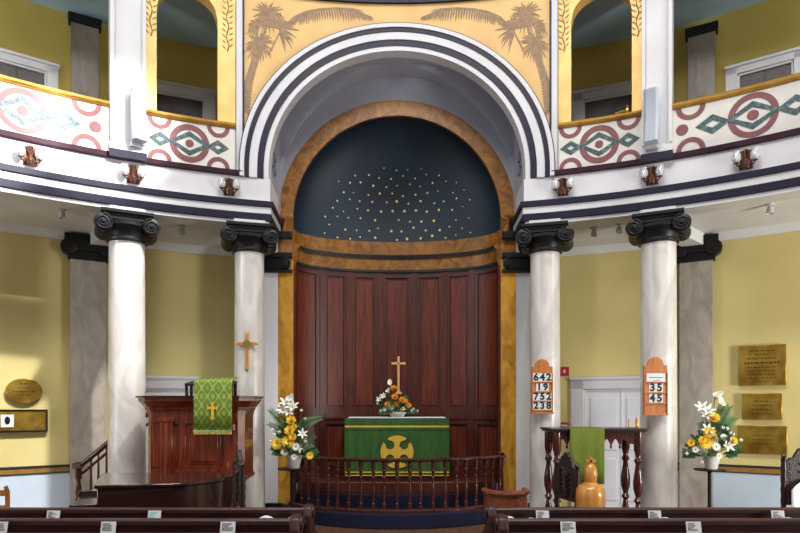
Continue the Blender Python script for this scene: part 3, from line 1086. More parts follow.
# sconces on the gallery fascia
def make_sconce():
    o = thing('wall_sconce', 'x', 'wall lamp', (0, 0, 0), 0, 'twin copper wall lamps on the gallery front')
    b = MB()
    b.box(-0.07, 0.07, -0.02, 0.0, -0.12, -0.05)
    b.box(-0.062, 0.062, -0.028, 0.0, -0.05, 0.10)
    b.lathe([(0.0, -0.13), (0.035, -0.12), (0.045, -0.06), (0.02, -0.02), (0.03, 0.03), (0.04, 0.09), (0.0, 0.1)], 16, M=Matrix.Translation((0, -0.05, 0)), cap=False)
    b.build('backplate', M_COPPER, o, bevel=0.004)
    for s_ in (-1, 1):
        b = MB()
        pts = [(s_ * 0.03, -0.05, -0.06), (s_ * 0.06, -0.08, -0.1), (s_ * 0.09, -0.09, -0.08), (s_ * 0.095, -0.09, -0.05)]
        b.tube(pts, 0.009, 8)
        b.lathe([(0.012, -0.065), (0.03, -0.06), (0.03, -0.05), (0.015, -0.045)], 14, cx=s_ * 0.095, cy=-0.09)
        arm = b.build('arm', M_COPPER, o)
        b = MB()
        b.lathe([(0.025, -0.05), (0.05, -0.02), (0.05, 0.03), (0.036, 0.06), (0.046, 0.08), (0.043, 0.08), (0.032, 0.06), (0.046, 0.03), (0.046, -0.02), (0.023, -0.046)], 18, cx=s_ * 0.095, cy=-0.09, cap=False)
        b.build('glass_shade', M_GLASS, arm)
        b = MB()
        b.sphere((s_ * 0.095, -0.09, 0.0), (0.022, 0.022, 0.04), 10, 7)
        b.build('bulb', M_FROST, arm)
    return o


sc0 = make_sconce()
slabels = ['twin copper wall lamp directly below the white speaker on the dazzling sunlit pier',
           'twin copper wall lamp beside the chancel arch, above the column with the small gold cross',
           'twin copper wall lamp beside the chancel arch, above the column with the four-row hymn board',
           'twin copper wall lamp below the white speaker, above the 35 and 45 hymn board',
           'twin copper wall lamp outermost on the shaded gallery side, below a ringed diamond pattern',
           'twin copper wall lamp on the far left of the gallery front, washed out by sunlight']
for i, (px, lb) in enumerate(zip((133, 229, 563, 652, 746, 30), slabels)):
    o = sc0 if i == 0 else dup(sc0)
    t = theta_of(px, R - 0.03)
    o.location = ring(t, R - 0.021, E + 2.915)
    o.rotation_euler = (0, 0, -radians(t))
    o['label'] = lb

# speakers on the piers
def make_speaker():
    o = thing('wall_speaker', 'x', 'speaker', (0, 0, 0), 0, 'white column speakers on the gallery piers')
    b = MB()
    n = 14
    vs, fs = [], []
    for i in range(n + 1):
        u = i / n
        z = -0.33 + 0.66 * u
        bow = 0.055 * (1 - (2 * u - 1) ** 2) - 0.03
        for x, y in ((-0.07, -0.04), (0.07, -0.04), (0.085, -0.11 + bow), (0.06, -0.145 + bow), (-0.06, -0.145 + bow), (-0.085, -0.11 + bow)):
            vs.append((x, y, z))
    for i in range(n):
        for k in range(6):
            fs.append((6 * i + k, 6 * i + (k + 1) % 6, 6 * i + 6 + (k + 1) % 6, 6 * i + 6 + k))
    fs += [tuple(range(6)), tuple(range(6 * n, 6 * n + 6))]
    b.add(vs, fs)
    b.build('cabinet', M_SPEAKER, o, ang=25)
    vs, fs = [], []
    for i in range(n + 1):
        u = i / n
        z = -0.31 + 0.62 * u
        bow = 0.055 * (1 - (2 * (0.03 + 0.94 * u) - 1) ** 2) - 0.03
        vs += [(-0.055, -0.149 + bow, z), (0.055, -0.149 + bow, z)]
    fs = [(2 * i, 2 * i + 1, 2 * i + 3, 2 * i + 2) for i in range(n)]
    MB().add(vs, fs).build('grille', M_GRILLE, o)
    MB().box(-0.025, 0.025, -0.142, -0.13, -0.25, -0.242).build('badge', M_GREYINK, o)
    b = MB()
    b.box(-0.05, 0.05, -0.05, 0.0, -0.06, 0.06)
    b.build('bracket', M_WHITE, o, bevel=0.004)
    box('foot_plate', M_WHITE, -0.07, 0.07, -0.06, 0.0, -0.38, -0.335, o)
    return o


sp = make_speaker()
sp['label'] = 'white bowed column speaker on the sunlit gallery pier over the pulpit side column'
t = theta_of(134.6, R - 0.1)
sp.location = ring(t, R - 0.05, E + 3.61)
sp.rotation_euler = (radians(-3), 0, -radians(t) + 0.42)
s2 = dup(sp)
s2['label'] = 'white bowed column speaker on the shaded gallery pier above the 35 and 45 hymn board'
t = theta_of(652, R - 0.1)
s2.location = ring(t, R - 0.05, E + 3.60)
s2.rotation_euler = (radians(-3), 0, -radians(t) - 0.1)

# spotlights in the soffit
def make_spot():
    o = thing('ceiling_spotlight', 'x', 'spotlight', (0, 0, 0), 0, 'small spotlights under the gallery')
    b = MB()
    b.lathe([(0.0, 0.0), (0.045, 0.0), (0.045, -0.02), (0.0, -0.02)], 16, cap=False)
    b.lathe([(0.01, -0.02), (0.01, -0.05)], 8)
    b.build('mount', M_WHITE, o)
    b = MB()
    b.lathe([(0.03, -0.04), (0.036, -0.06), (0.045, -0.12), (0.04, -0.12), (0.03, -0.07)], 16)
    b.build('lamp_head', M_WHITE, o)
    return o


p0 = make_spot()
for i, (px, py, lb) in enumerate(((62, 213, 'small white spotlight under the gallery, outermost above the oval brass plaque'),
                                  (182, 229, 'small white spotlight under the gallery above the pulpit'),
                                  (594, 231, 'small white spotlight above the white door, the one nearer the four-row board column'),
                                  (619, 228, 'small white spotlight above the white door, the one nearer the 35 and 45 column'),
                                  (770, 208, 'small white spotlight under the gallery above the three brass plaques'))):
    o = p0 if i == 0 else dup(p0)
    Y = 600 * 2.45 / (407 - py)
    q = P(px, py, Y)
    o.location = (q.x, q.y, E + 2.50)
    o['label'] = lb

# brass plaques
def plate(name, label, px0, px1, py0, py1, rows, oval=False, seed=1, frame=None, lettering=True):
    t = theta_of((px0 + px1) / 2, RO)
    c = ring(t, RO)
    s_ = c.y / F
    w_, h_ = (px1 - px0) * s_ * cos(radians(t)), (py1 - py0) * s_
    z = E + (CY - (py0 + py1) / 2) * s_
    o = thing(name, label, 'plaque', ring(t, RO - 0.05, z), -radians(t))
    b = MB()
    if oval:
        b.prism([(w_ / 2 * cos(a), h_ / 2 * sin(a)) for a in lin(0, 2 * pi * 47 / 48, 48)], -0.02, 0.03, 'y')
    else:
        b.box(-w_ / 2, w_ / 2, -0.02, 0.03, -h_ / 2, h_ / 2)
    b.build('plate', M_BRASS, o, bevel=0.005)
    rnd = random.Random(seed)
    if lettering:
        b = MB()
        for zf, half, hh in rows:
            x = -half * w_ / 2
            while x < half * w_ / 2:
                l = rnd.uniform(0.02, 0.06)
                b.box(x, min(x + l, half * w_ / 2), -0.0215, -0.02, zf * h_ - hh / 2, zf * h_ + hh / 2)
                x += l + 0.012
        b.build('engraved_lettering', M_ENGRAVE, o, smooth=False)
    if frame:
        b = MB()
        f_ = 0.02
        for x0, x1, z0, z1 in ((-w_ / 2 - f_, -w_ / 2, -h_ / 2 - f_, h_ / 2 + f_), (w_ / 2, w_ / 2 + f_, -h_ / 2 - f_, h_ / 2 + f_), (-w_ / 2, w_ / 2, h_ / 2, h_ / 2 + f_), (-w_ / 2, w_ / 2, -h_ / 2 - f_, -h_ / 2)):
            b.box(x0, x1, -0.035, 0.02, z0, z1)
        b.build('plaque_frame', M_METAL, o, bevel=0.003)
    return o, w_, h_


plate('brass_plaque', 'oval polished brass plaque on the yellow wall', 5, 43, 378.5, 403.5, [(0.28, 0.2, 0.016), (0.12, 0.35, 0.01), (-0.03, 0.6, 0.012), (-0.16, 0.4, 0.01)], oval=True, seed=3)
o, w_, h_ = plate('brass_plaque', 'black framed brass plaque with a small white emblem, below the oval plaque', -22, 47.5, 411, 430.5, [], frame=True, lettering=False)
xx = -w_ / 2 + w_ * (7 + 22) / 69.5
b = MB().box(xx - 0.075, xx + 0.075, -0.0225, -0.02, -0.085, 0.085)
em = b.build('emblem_field', M_PAPER, o, smooth=False)
b = MB()
b.prism([(xx + 0.032 * cos(a), 0.004 + 0.055 * sin(a)) for a in lin(0, 2 * pi * 23 / 24, 24)], -0.025, -0.0225, 'y')
b.build('emblem', M_METAL, em, smooth=False)
plate('brass_plaque', 'largest rectangular brass plaque, topmost of three on the wall', 737.5, 786.5, 345.5, 385.5,
      [(0.36, 0.5, 0.012), (0.27, 0.3, 0.012), (0.17, 0.62, 0.014), (0.06, 0.72, 0.024), (-0.05, 0.62, 0.012), (-0.14, 0.55, 0.012), (-0.23, 0.6, 0.012), (-0.32, 0.62, 0.012), (-0.4, 0.3, 0.01)], seed=5)
plate('brass_plaque', 'small brass plaque, middle one of three on the wall', 741.5, 782.5, 393.5, 419.5, [(0.2, 0.4, 0.012), (0.05, 0.5, 0.012), (-0.12, 0.55, 0.012), (-0.28, 0.5, 0.012)], seed=6)
plate('brass_plaque', 'dark rectangular brass plaque, lowest of three on the wall', 736.5, 787.5, 425.5, 453.5, [(0.15, 0.4, 0.008), (0.0, 0.4, 0.008), (-0.15, 0.4, 0.008)], seed=8)

# red fire fittings
t = theta_of(564.5, RO)
o = face_thing('fire_alarm_sign', 'red square fire sign on the yellow wall beside the white door frame', 'sign', t, RO - 0.012, E + (CY - 371.5) * ring(t, RO).y / F)
box('sign_board', M_RED, -0.07, 0.07, -0.008, 0.008, -0.073, 0.073, o, bevel=0.002)
b = MB()
b.prism([(-0.028, 0.0), (0.028, 0.0), (0, -0.03)], -0.0095, -0.008, 'y')
b.box(-0.012, 0.012, -0.0095, -0.008, 0.0, 0.03)
b.build('arrow', M_PAPER, o, smooth=False)
o = face_thing('fire_call_point', 'small red call point box on the wall, just above the dark table', 'alarm', t, RO - 0.03, E + (CY - 425.5) * ring(t, RO).y / F)
box('case', M_RED, -0.065, 0.065, -0.03, 0.03, -0.05, 0.05, o, bevel=0.006)
box('window_label', M_PAPER, -0.045, 0.045, -0.033, -0.03, -0.012, 0.014, o)

# brass finial on the right gallery rail
t = theta_of(627, R)
o = face_thing('brass_ornament', 'small brass ornament standing on the gallery rail inside the gilded opening', 'ornament', t, R + 0.09, ZP1 + 0.075)
b = MB()
b.lathe([(0.04, 0), (0.04, 0.012), (0.015, 0.02), (0.012, 0.05), (0.03, 0.07), (0.028, 0.085), (0.01, 0.1), (0.016, 0.13), (0.0, 0.15)], 14)
b.build('stem', M_BRASS, o)
b = MB()
b.tube([(0.0, 0, 0.06), (-0.06, 0, 0.075), (-0.11, 0, 0.06), (-0.15, 0, 0.065)], [0.012, 0.014, 0.012, 0.008], 8)
b.build('arm', M_BRASS, o)

# cross on the column
o = thing('wall_cross', 'gold wooden cross hung on the pale marble column above the pulpit', 'cross', (col_obj[1][0] + (251 - 249.5) * 7.8 / F, col_obj[1][1] - col_obj[1][2] - 0.008, E + (CY - 351) * 7.83 / F))
b = MB()
b.box(-0.02, 0.02, -0.012, 0.016, -0.24, 0.235)
b.box(-0.13, 0.13, -0.012, 0.016, 0.075, 0.115)
b.build('shaft', M_HONEY, o, bevel=0.003)
b = MB()
for x, z in ((-0.13, 0.095), (0.13, 0.095), (0, 0.235), (0, -0.24)):
    b.sphere((x, 0, z), (0.022, 0.012, 0.022), 10, 6)
b.prism([(0.05 * cos(a), 0.095 + 0.05 * sin(a)) for a in lin(0, 2 * pi * 23 / 24, 24)], -0.018, -0.01, 'y')
b.build('gilt_boss', M_BRASS, o)

# hymn boards
def hymn_board(label, col, px0, px1, py0, py1, rows):
    x, Y, rad, _ = col
    yf = Y - rad - 0.02
    s_ = yf / F
    cx_ = ((px0 + px1) / 2 - CX) * s_
    w_, h_ = (px1 - px0) * s_, (py1 - py0) * s_
    o = thing('hymn_board', label, 'hymn board', (cx_, yf, E + (CY - py1) * s_), 0, 'wooden hymn boards on the columns')
    sh = h_ - w_ * 0.36
    pts = [(-w_ / 2, 0), (w_ / 2, 0), (w_ / 2, sh)] + [(w_ * 0.36, sh + 0.0)]
    pts += [(w_ * 0.34 * cos(a), sh + w_ * 0.36 * sin(a)) for a in lin(0.12, pi - 0.12, 16)]
    pts += [(-w_ * 0.36, sh), (-w_ / 2, sh)]
    MB().prism(pts, -0.015, 0.02, 'y').build('board', M_OAK, o, bevel=0.004)
    b = MB()
    for x0, x1 in ((-w_ / 2, -w_ / 2 + 0.014), (w_ / 2 - 0.014, w_ / 2)):
        b.box(x0, x1, -0.03, -0.013, 0.01, sh - 0.09)
    for zz, hh, txt in rows:
        b.box(-w_ / 2, w_ / 2, -0.033, -0.013, (py1 - zz) * s_ - hh / 2 - 0.016, (py1 - zz) * s_ - hh / 2 - 0.002)
    b.box(-w_ / 2 - 0.008, w_ / 2 + 0.008, -0.035, -0.01, -0.012, 0.012)
    b.build('card_rail', M_OAK, o, bevel=0.002)
    for zz, hh, txt in rows:
        zc_ = (py1 - zz) * s_
        if txt is None:
            c = box('title_card', M_PAPER, -w_ * 0.4, w_ * 0.4, -0.022, -0.016, zc_ - hh / 2, zc_ + hh / 2, o)
            q = MB()
            q.box(-w_ * 0.3, w_ * 0.3, -0.0232, -0.022, zc_ - 0.006, zc_ + 0.004)
            q.box(-w_ * 0.12, w_ * 0.15, -0.0232, -0.022, zc_ - 0.04, zc_ - 0.034)
            q.build('printed_line', M_GREYINK, c, smooth=False)
            continue
        cw = w_ * 0.29
        n_ = len(txt)
        for k, ch in enumerate(txt):
            xk = (k - (n_ - 1) / 2) * (cw + 0.003)
            c = box('number_card', M_PAPER, xk - cw / 2, xk + cw / 2, -0.022, -0.016, zc_ - hh / 2, zc_ + hh / 2, o)
            text('digit', ch, hh * 1.22, M_INK, c, Matrix.Translation((xk, -0.0225, zc_)) @ STAND, 0.0006)
    return o


hymn_board('arched oak hymn board showing 642, 19, 752 and 238', col_obj[2], 531.5, 552.5, 359, 413,
           [(377.5, 0.105, '642'), (387.3, 0.1, '19'), (396.7, 0.1, '752'), (405.8, 0.1, '238')])
hymn_board('arched oak hymn board showing a white title card, 35 and 45', col_obj[3], 643.5, 667, 357, 414.5,
           [(377.5, 0.1, None), (387.8, 0.105, '35'), (398.3, 0.105, '45')])


# ------------------------------------------------------------------ altar, rail
ZD = 0.2
ax0, ax1, ay0, ay1 = -0.79, 0.79, 9.03, 9.44
ZA1 = 1.475
o = thing('altar', 'altar with bright green frontal bearing a yellow cross', 'altar', (0, 9.03, 0.54))
h = ZA1 - 0.54
b = MB()
b.box(-0.76, 0.76, 0.02, 0.41, 0, 0.06)
b.box(-0.77, 0.77, 0.015, 0.41, 0.06, h - 0.03)
b.build('altar_body', M_STILE, o, bevel=0.004)
box('altar_top', M_STILE, -0.782, 0.782, 0.0, 0.42, h - 0.03, h, o, bevel=0.004)
fr = MB()
n = 48
vs, fs = [], []
for i in range(n + 1):
    x = -0.78 + 1.56 * i / n
    for z, k in ((0.075, 1.0), (0.35, 0.8), (0.7, 0.3), (h + 0.004, 0)):
        vs.append((x, -0.012 - 0.007 * k * sin(i * 1.1), z))
for i in range(n):
    for j in range(3):
        fs.append((4 * i + j, 4 * i + 4 + j, 4 * i + 5 + j, 4 * i + 1 + j))
fr.add(vs, fs)
for s_ in (-1, 1):
    fr.box(*sorted((s_ * 0.78, s_ * 0.788)), -0.01, 0.4, 0.09, h + 0.004)
frontal = fr.build('frontal', M_GREEN, o)
b = MB()
b.box(-0.782, 0.782, -0.0225, -0.016, h - 0.13, h - 0.105)
b.box(-0.782, 0.782, -0.0225, -0.02, 0.12, 0.14)
b.box(-0.782, 0.782, -0.0225, -0.02, 0.075, 0.09)
b.build('braid', M_YELLOWCLOTH, frontal)
box('frontal_overlay', M_GREEN, -0.785, 0.785, -0.021, -0.012, h - 0.17, h + 0.004, frontal, bevel=0.002)
# cross pattee emblem with rounded arms
b = MB()
cz = 0.56 - 0.0


def arm(pts):
    b.prism(pts, -0.026, -0.0195, 'y')


cy_ = h - 0.50
rr = 0.247
pts = []
for k in range(4):
    dl = pi / 4 + k * pi / 2
    pts += [(rr * cos(a), cy_ + rr * sin(a)) for a in lin(dl - pi / 2 + 0.16, dl - 0.16, 12)]
    nx_, nz_ = 0.6 * rr * cos(dl), 0.6 * rr * sin(dl)
    pts += [(nx_ + 0.27 * rr * cos(dl + f_), cy_ + nz_ + 0.27 * rr * sin(dl + f_)) for f_ in lin(-0.7, -2 * pi + 0.7, 16)]
arm(pts)
b.build('cross_emblem', M_YELLOWCLOTH, frontal, smooth=False)

b = MB()
b.box(-0.735, 0.735, 0.0, 0.4, 0.0, 0.016)
lc = tag(b.build('altar_linen', M_LINEN, bevel=0.003), 'white linen cloth lying along the altar top', 'cloth')
lc.location = (0, 9.045, ZA1 + 0.006)
ZT = ZA1 + 0.022

# altar cross on a tall stepped pedestal
s_ = 9.375 / F
o = thing('altar_cross', 'plain brass standing cross behind the altar flowers', 'cross', ((398.5 - CX) * s_, 9.375, ZT))
zb = E + (CY - 394) * s_ - ZT
b = MB()
b.box(-0.14, 0.14, -0.07, 0.07, 0, 0.1)
b.box(-0.11, 0.11, -0.06, 0.06, 0.1, zb - 0.035)
b.box(-0.13, 0.13, -0.065, 0.065, zb - 0.035, zb)
b.build('pedestal', M_DARKWOOD, o, bevel=0.005)
zt = E + (CY - 356.5) * s_ - ZT
b = MB()
b.box(-0.05, 0.05, -0.04, 0.04, zb, zb + 0.025)
b.box(-0.03, 0.03, -0.025, 0.025, zb + 0.025, zb + 0.05)
b.box(-0.017, 0.017, -0.012, 0.012, zb + 0.05, zt)
za = E + (CY - 363.5) * s_ - ZT
b.box(-0.11, 0.11, -0.012, 0.012, za - 0.017, za + 0.017)
b.build('cross', M_PALEGOLD, o, bevel=0.003)

# communion rail
def rail_pt(u):
    return arc[min(len(arc) - 1, max(0, int(round(u * (len(arc) - 1)))))]


arc = arc_front(1.57, 8.9, 8.2, 121)
o = thing('communion_rail', 'curved mahogany communion rail with turned balusters before the altar', 'railing', (0, 8.2, ZD))
A = [(x, y - 8.2) for x, y in arc]
b = MB()
b.sweep(A[::3] if len(A) % 3 == 1 else A, [(-0.04, 0.70), (0.04, 0.70), (0.055, 0.715), (0.055, 0.735), (0.04, 0.75), (-0.04, 0.75), (-0.055, 0.735), (-0.055, 0.715)], side=1)
b.build('top_rail', M_RAILWOOD, o)
b = MB()
b.sweep(A[::3], [(-0.05, 0.0), (0.05, 0.0), (0.05, 0.035), (0.035, 0.05), (-0.035, 0.05), (-0.05, 0.035)], side=1)
b.build('base_rail', M_RAILWOOD, o)
bal = MB()
bal.lathe([(0.0317, 0.045), (0.0317, 0.10), (0.0171, 0.11), (0.0293, 0.125), (0.0171, 0.14), (0.0232, 0.18), (0.0317, 0.26), (0.0281, 0.33), (0.0171, 0.42), (0.0159, 0.47),
           (0.0281, 0.485), (0.0171, 0.5), (0.0220, 0.55), (0.0293, 0.58), (0.0195, 0.605), (0.0317, 0.615), (0.0317, 0.705)], 14)
NB = 21
first = None
for k in range(NB):
    x, y = A[int(round((k + 0.5) / NB * 120))]
    if first is None:
        first = bal.build('baluster', M_RAILWOOD, o)
        q = first
    else:
        q = first.copy()
        COL.objects.link(q)
        q.parent = o
    q.location = (x, y, 0)
for s_, k in ((-1, 2), (1, 118)):
    x, y = A[k]
    b = MB()
    b.box(x - 0.04, x + 0.04, y - 0.04, y + 0.04, 0, 0.76)
    b.box(x - 0.05, x + 0.05, y - 0.05, y + 0.05, 0.76, 0.785)
    b.build('end_post', M_RAILWOOD, o, bevel=0.006)


# ------------------------------------------------------------------ flowers
def petal(b, M, L, W, curl, mi=0, cup=0.2, tip=1.0, n=5):
    """petal along +x from origin, rising with curl"""
    vs, fs = [], []
    for i in range(n + 1):
        u = i / n
        w_ = W * (sin(pi * min(1, 0.12 + 0.88 * u) ** 0.9) ** 0.7 if u < 1 else 0.06) * tip
        z = curl[0] * L * u + curl[1] * L * u * u
        x = L * u
        for k in (-1, 0, 1):
            vs.append((x, k * w_ / 2, z + cup * abs(k) * w_ * 0.5))
    for i in range(n):
        for k in range(2):
            fs.append((3 * i + k, 3 * i + k + 1, 3 * i + 4 + k, 3 * i + 3 + k))
    b.add(vs, fs, mi, M)


def flower_mesh(kind):
    b = MB()
    Rz = lambda a: Matrix.Rotation(a, 4, 'Z')
    if kind in ('rose', 'orange'):
        for L, n, c, off in ((0.062, 7, (0.25, 0.3), 0), (0.052, 6, (0.7, 0.3), 0.4), (0.04, 5, (1.3, 0.2), 0.2), (0.028, 4, (2.0, 0.0), 0.1)):
            for k in range(n):
                petal(b, Rz(2 * pi * k / n + off), L, L * 1.05, c, cup=0.35)
        b.sphere((0, 0, 0.018), (0.016, 0.016, 0.024), 8, 6, 1)
        return b, [M_PETALY if kind == 'rose' else M_PETALO, M_EYEY]
    if kind == 'lily':
        for k in range(6):
            petal(b, Rz(pi * k / 3), 0.11, 0.042, (0.95, -0.45 if k % 2 else -0.3), cup=0.3, n=7)
        for k in range(5):
            a = 2 * pi * k / 5
            b.tube([(0, 0, 0), (0.012 * cos(a), 0.012 * sin(a), 0.04), (0.025 * cos(a), 0.025 * sin(a), 0.065)], [0.002, 0.002, 0.004], 5, 1)
        b.lathe([(0.004, -0.06), (0.01, -0.02), (0.016, 0.006)], 8, 0)
        return b, [M_PETALW, M_EYEY]
    if kind == 'daisy':
        for k in range(14):
            petal(b, Rz(2 * pi * k / 14), 0.052, 0.022, (0.15, 0.1), cup=0.1, n=3)
        for k in range(10):
            petal(b, Rz(2 * pi * k / 10 + 0.2), 0.036, 0.02, (0.5, 0.1), cup=0.1, n=3)
        b.sphere((0, 0, 0.006), (0.013, 0.013, 0.009), 10, 6, 1)
        return b, [M_PETALW, M_EYEY]
    if kind == 'gerbera':
        for L, n, c in ((0.072, 16, (0.1, 0.15)), (0.058, 14, (0.4, 0.1)), (0.04, 10, (0.8, 0.0))):
            for k in range(n):
                petal(b, Rz(2 * pi * k / n + L * 9), L, 0.026, c, cup=0.15, n=4)
        b.sphere((0, 0, 0.014), (0.014, 0.014, 0.01), 10, 6, 1)
        return b, [M_PETALY, M_EYEY]
    if kind == 'calla':
        vs, fs = [], []
        n, m = 16, 7
        for i in range(m + 1):
            u = i / m
            r_ = 0.006 + 0.04 * u ** 1.6
            for k in range(n):
                a = 2 * pi * k / n
                vs.append((r_ * cos(a) * (1 + 0.3 * u), r_ * sin(a), -0.06 + 0.11 * u + 0.05 * u * u * max(0, cos(a))))
        for i in range(m):
            for k in range(n):
                fs.append((i * n + k, i * n + (k + 1) % n, (i + 1) * n + (k + 1) % n, (i + 1) * n + k))
        b.add(vs, fs)
        b.tube([(0, 0, -0.04), (0, 0, 0.03), (0.003, 0, 0.055)], [0.006, 0.007, 0.004], 8, 1)
        return b, [M_PETALW, M_PETALY]
    if kind == 'bud':
        b.sphere((0, 0, 0.014), (0.011, 0.011, 0.018), 8, 6, 0)
        for k in range(4):
            petal(b, Rz(pi * k / 2), 0.022, 0.012, (0.6, 0.2), n=3)
        return b, [M_PETALW]
    if kind == 'leaf':
        petal(b, Matrix.Identity(4), 0.17, 0.05, (0.15, -0.35), cup=0.25, n=7)
        return b, [M_LEAF]
    if kind == 'leaf2':
        petal(b, Matrix.Identity(4), 0.12, 0.042, (0.1, -0.3), cup=0.25, n=7)
        return b, [M_LEAF2]
    if kind == 'palm_frond':
        pts = [(0.3 * u, 0, 0.02 * u - 0.1 * u * u) for u in lin(0, 1, 9)]
        b.tube(pts, [0.005 * (1 - 0.7 * u) for u in lin(0, 1, 9)], 5)
        for k in range(11):
            u = 0.12 + 0.88 * k / 10
            x, z = 0.3 * u, 0.02 * u - 0.1 * u * u
            for s_ in (-1, 1):
                petal(b, Matrix.Translation((x, 0, z)) @ Rz(s_ * 0.5), 0.17 * (1.1 - 0.72 * u), 0.012, (0.1, -0.25), n=4)
        return b, [M_LEAF]
    if kind == 'sprig':
        b.tube([(0, 0, 0), (0.08, 0.005, 0.02), (0.2, 0.0, 0.02)], [0.003, 0.002, 0.001], 5)
        for k in range(9):
            u = 0.2 + 0.8 * k / 8
            for s_ in (-1, 1):
                petal(b, Matrix.Translation((0.2 * u, 0, 0.03 * u)) @ Rz(s_ * 0.9), 0.05, 0.024, (0.2, -0.2), n=3)
        return b, [M_LEAF]


FM = {}
FNAMES = {'rose': 'yellow_rose', 'orange': 'orange_rose', 'lily': 'white_lily', 'daisy': 'white_daisy', 'gerbera': 'yellow_gerbera', 'calla': 'calla_lily', 'bud': 'white_bud',
          'leaf': 'leaf', 'leaf2': 'leaf', 'palm_frond': 'palm_frond', 'sprig': 'leaf_sprig'}


def put(kind, parent, loc, direc, scale=1.0, roll=0.0):
    if kind not in FM:
        b, ms = flower_mesh(kind)
        tmp = b.build(FNAMES[kind], ms, None)
        FM[kind] = tmp.data
        bpy.data.objects.remove(tmp)
    o = bpy.data.objects.new(FNAMES[kind], FM[kind])
    COL.objects.link(o)
    o.parent = parent
    d = Vector(direc).normalized()
    if kind in ('leaf', 'leaf2', 'palm_frond', 'sprig'):
        q = d.to_track_quat('X', 'Z')
    else:
        q = d.to_track_quat('Z', 'Y')
    o.matrix_local = Matrix.Translation(loc) @ q.to_matrix().to_4x4() @ Matrix.Rotation(roll, 4, 'X' if kind in ('leaf', 'leaf2', 'palm_frond', 'sprig') else 'Z') @ Matrix.Scale(scale, 4)
    return o


def pot(parent, r0, r1, h):
    b = MB()
    b.lathe([(r0 * 0.96, 0), (r0, 0.008), (r1, h), (r1 + 0.006, h), (r1 + 0.006, h + 0.012), (r1 - 0.01, h + 0.012), (r1 - 0.016, h - 0.02), (0.0, h - 0.02)], 24, cap=False)
    b.add([(r0 * 0.96 * cos(2 * pi * k / 24), r0 * 0.96 * sin(2 * pi * k / 24), 0) for k in range(24)], [tuple(range(24))])
    b.build('pot', M_POT, parent)


def foliage(parent, spots, origin, scale_rng, rnd, kinds=('leaf', 'leaf2', 'sprig')):
    for x, y, z in spots:
        d = Vector((x, y, z)) - Vector(origin)
        k = kinds[rnd.randrange(len(kinds))]
        base = Vector(origin) + d * 0.6
        put(k, parent, base, d + Vector((0, 0, 0.02)), rnd.uniform(*scale_rng), pi / 2 + rnd.uniform(-0.8, 0.8))


def stems(parent, tips, origin):
    b = MB()
    for t in tips:
        p = Vector(t)
        o_ = Vector(origin)
        b.tube([o_, o_ + (p - o_) * 0.5 + Vector((0, 0, 0.03)), p], 0.004, 5)
    b.build('stem', M_LEAF, parent)


def arrangement(label, px, py_base, Y, spec, leaves, frond, flip):
    s_ = Y / F
    loc = P(px, py_base, Y)
    o = thing('flower_arrangement', label, 'flowers', loc, 0, 'large flower arrangements on black stands')
    pot(o, 0.07, 0.105, 0.155)
    org = (0, 0, 0.13)
    b = MB()
    b.sphere((0, 0, 0.16), (0.085, 0.085, 0.05), 12, 8)
    b.build('moss', M_LEAF, o)
    tips = []
    rnd = random.Random(len(label))
    for kind, fx, fy, sc_ in spec:
        x, z = (fx - px) * s_, (py_base - fy) * s_
        dep = -(0.05 + 0.13 * max(0, 1 - ((z - 0.3) / 0.45) ** 2)) if kind != 'calla' else -0.02
        dep *= 1 - 0.4 * min(1, abs(x) / 0.3)
        p = Vector((x, dep, z))
        sc_ *= {'rose': 1.0, 'gerbera': 1.05, 'lily': 0.86, 'daisy': 1.0, 'calla': 1.05}.get(kind, 1.15)
        tips.append(p + Vector((0, 0.03, 0)))
        d = Vector((x * 0.9, -0.55, (z - 0.25) * 0.7 + 0.12))
        put(kind, o, p, d, sc_, rnd.uniform(0, 3))
    stems(o, tips, org)
    sp_ = []
    for k in range(leaves):
        a = rnd.uniform(0, 2 * pi)
        z = rnd.uniform(0.0, 0.62)
        rad_ = 0.33 * (1 - (z / 0.78)) ** 0.7 * rnd.uniform(0.7, 1.08) + 0.03
        sp_.append((rad_ * cos(a), rad_ * 0.6 * sin(a) - 0.03, 0.14 + z * 0.9))
    foliage(o, sp_, (0, 0, 0.16), (0.5, 0.85), rnd, ('leaf', 'leaf2', 'sprig', 'sprig'))
    for fx, fy, tx, ty, sc_ in frond:
        p0_ = Vector(((fx - px) * s_, 0.0, (py_base - fy) * s_))
        p1_ = Vector(((tx - px) * s_, -0.04, (py_base - ty) * s_))
        put('palm_frond', o, p0_, p1_ - p0_, sc_, 1.2 if tx > fx else -1.2)
    return o


# left stand + flowers
def flower_stand(label, px, py, Y):
    z = E + (CY - py) * Y / F
    x = (px - CX) * Y / F
    o = thing('flower_stand', label, 'plant stand', (x, Y, 0), 0, 'black pedestal flower stands')
    b = MB()
    b.lathe([(0.0, z - 0.018), (0.18, z - 0.018), (0.19, z - 0.01), (0.19, z - 0.002), (0.18, z), (0.0, z)], 36, cap=False)
    b.build('top_plate', M_METAL, o)
    b = MB()
    b.lathe([(0.022, 0.02), (0.022, z - 0.05), (0.05, z - 0.018)], 14)
    b.build('pole', M_METAL, o)
    b = MB()
    b.lathe([(0.19, 0), (0.19, 0.012), (0.05, 0.03), (0.022, 0.05)], 30)
    b.build('base', M_METAL, o)
    return o


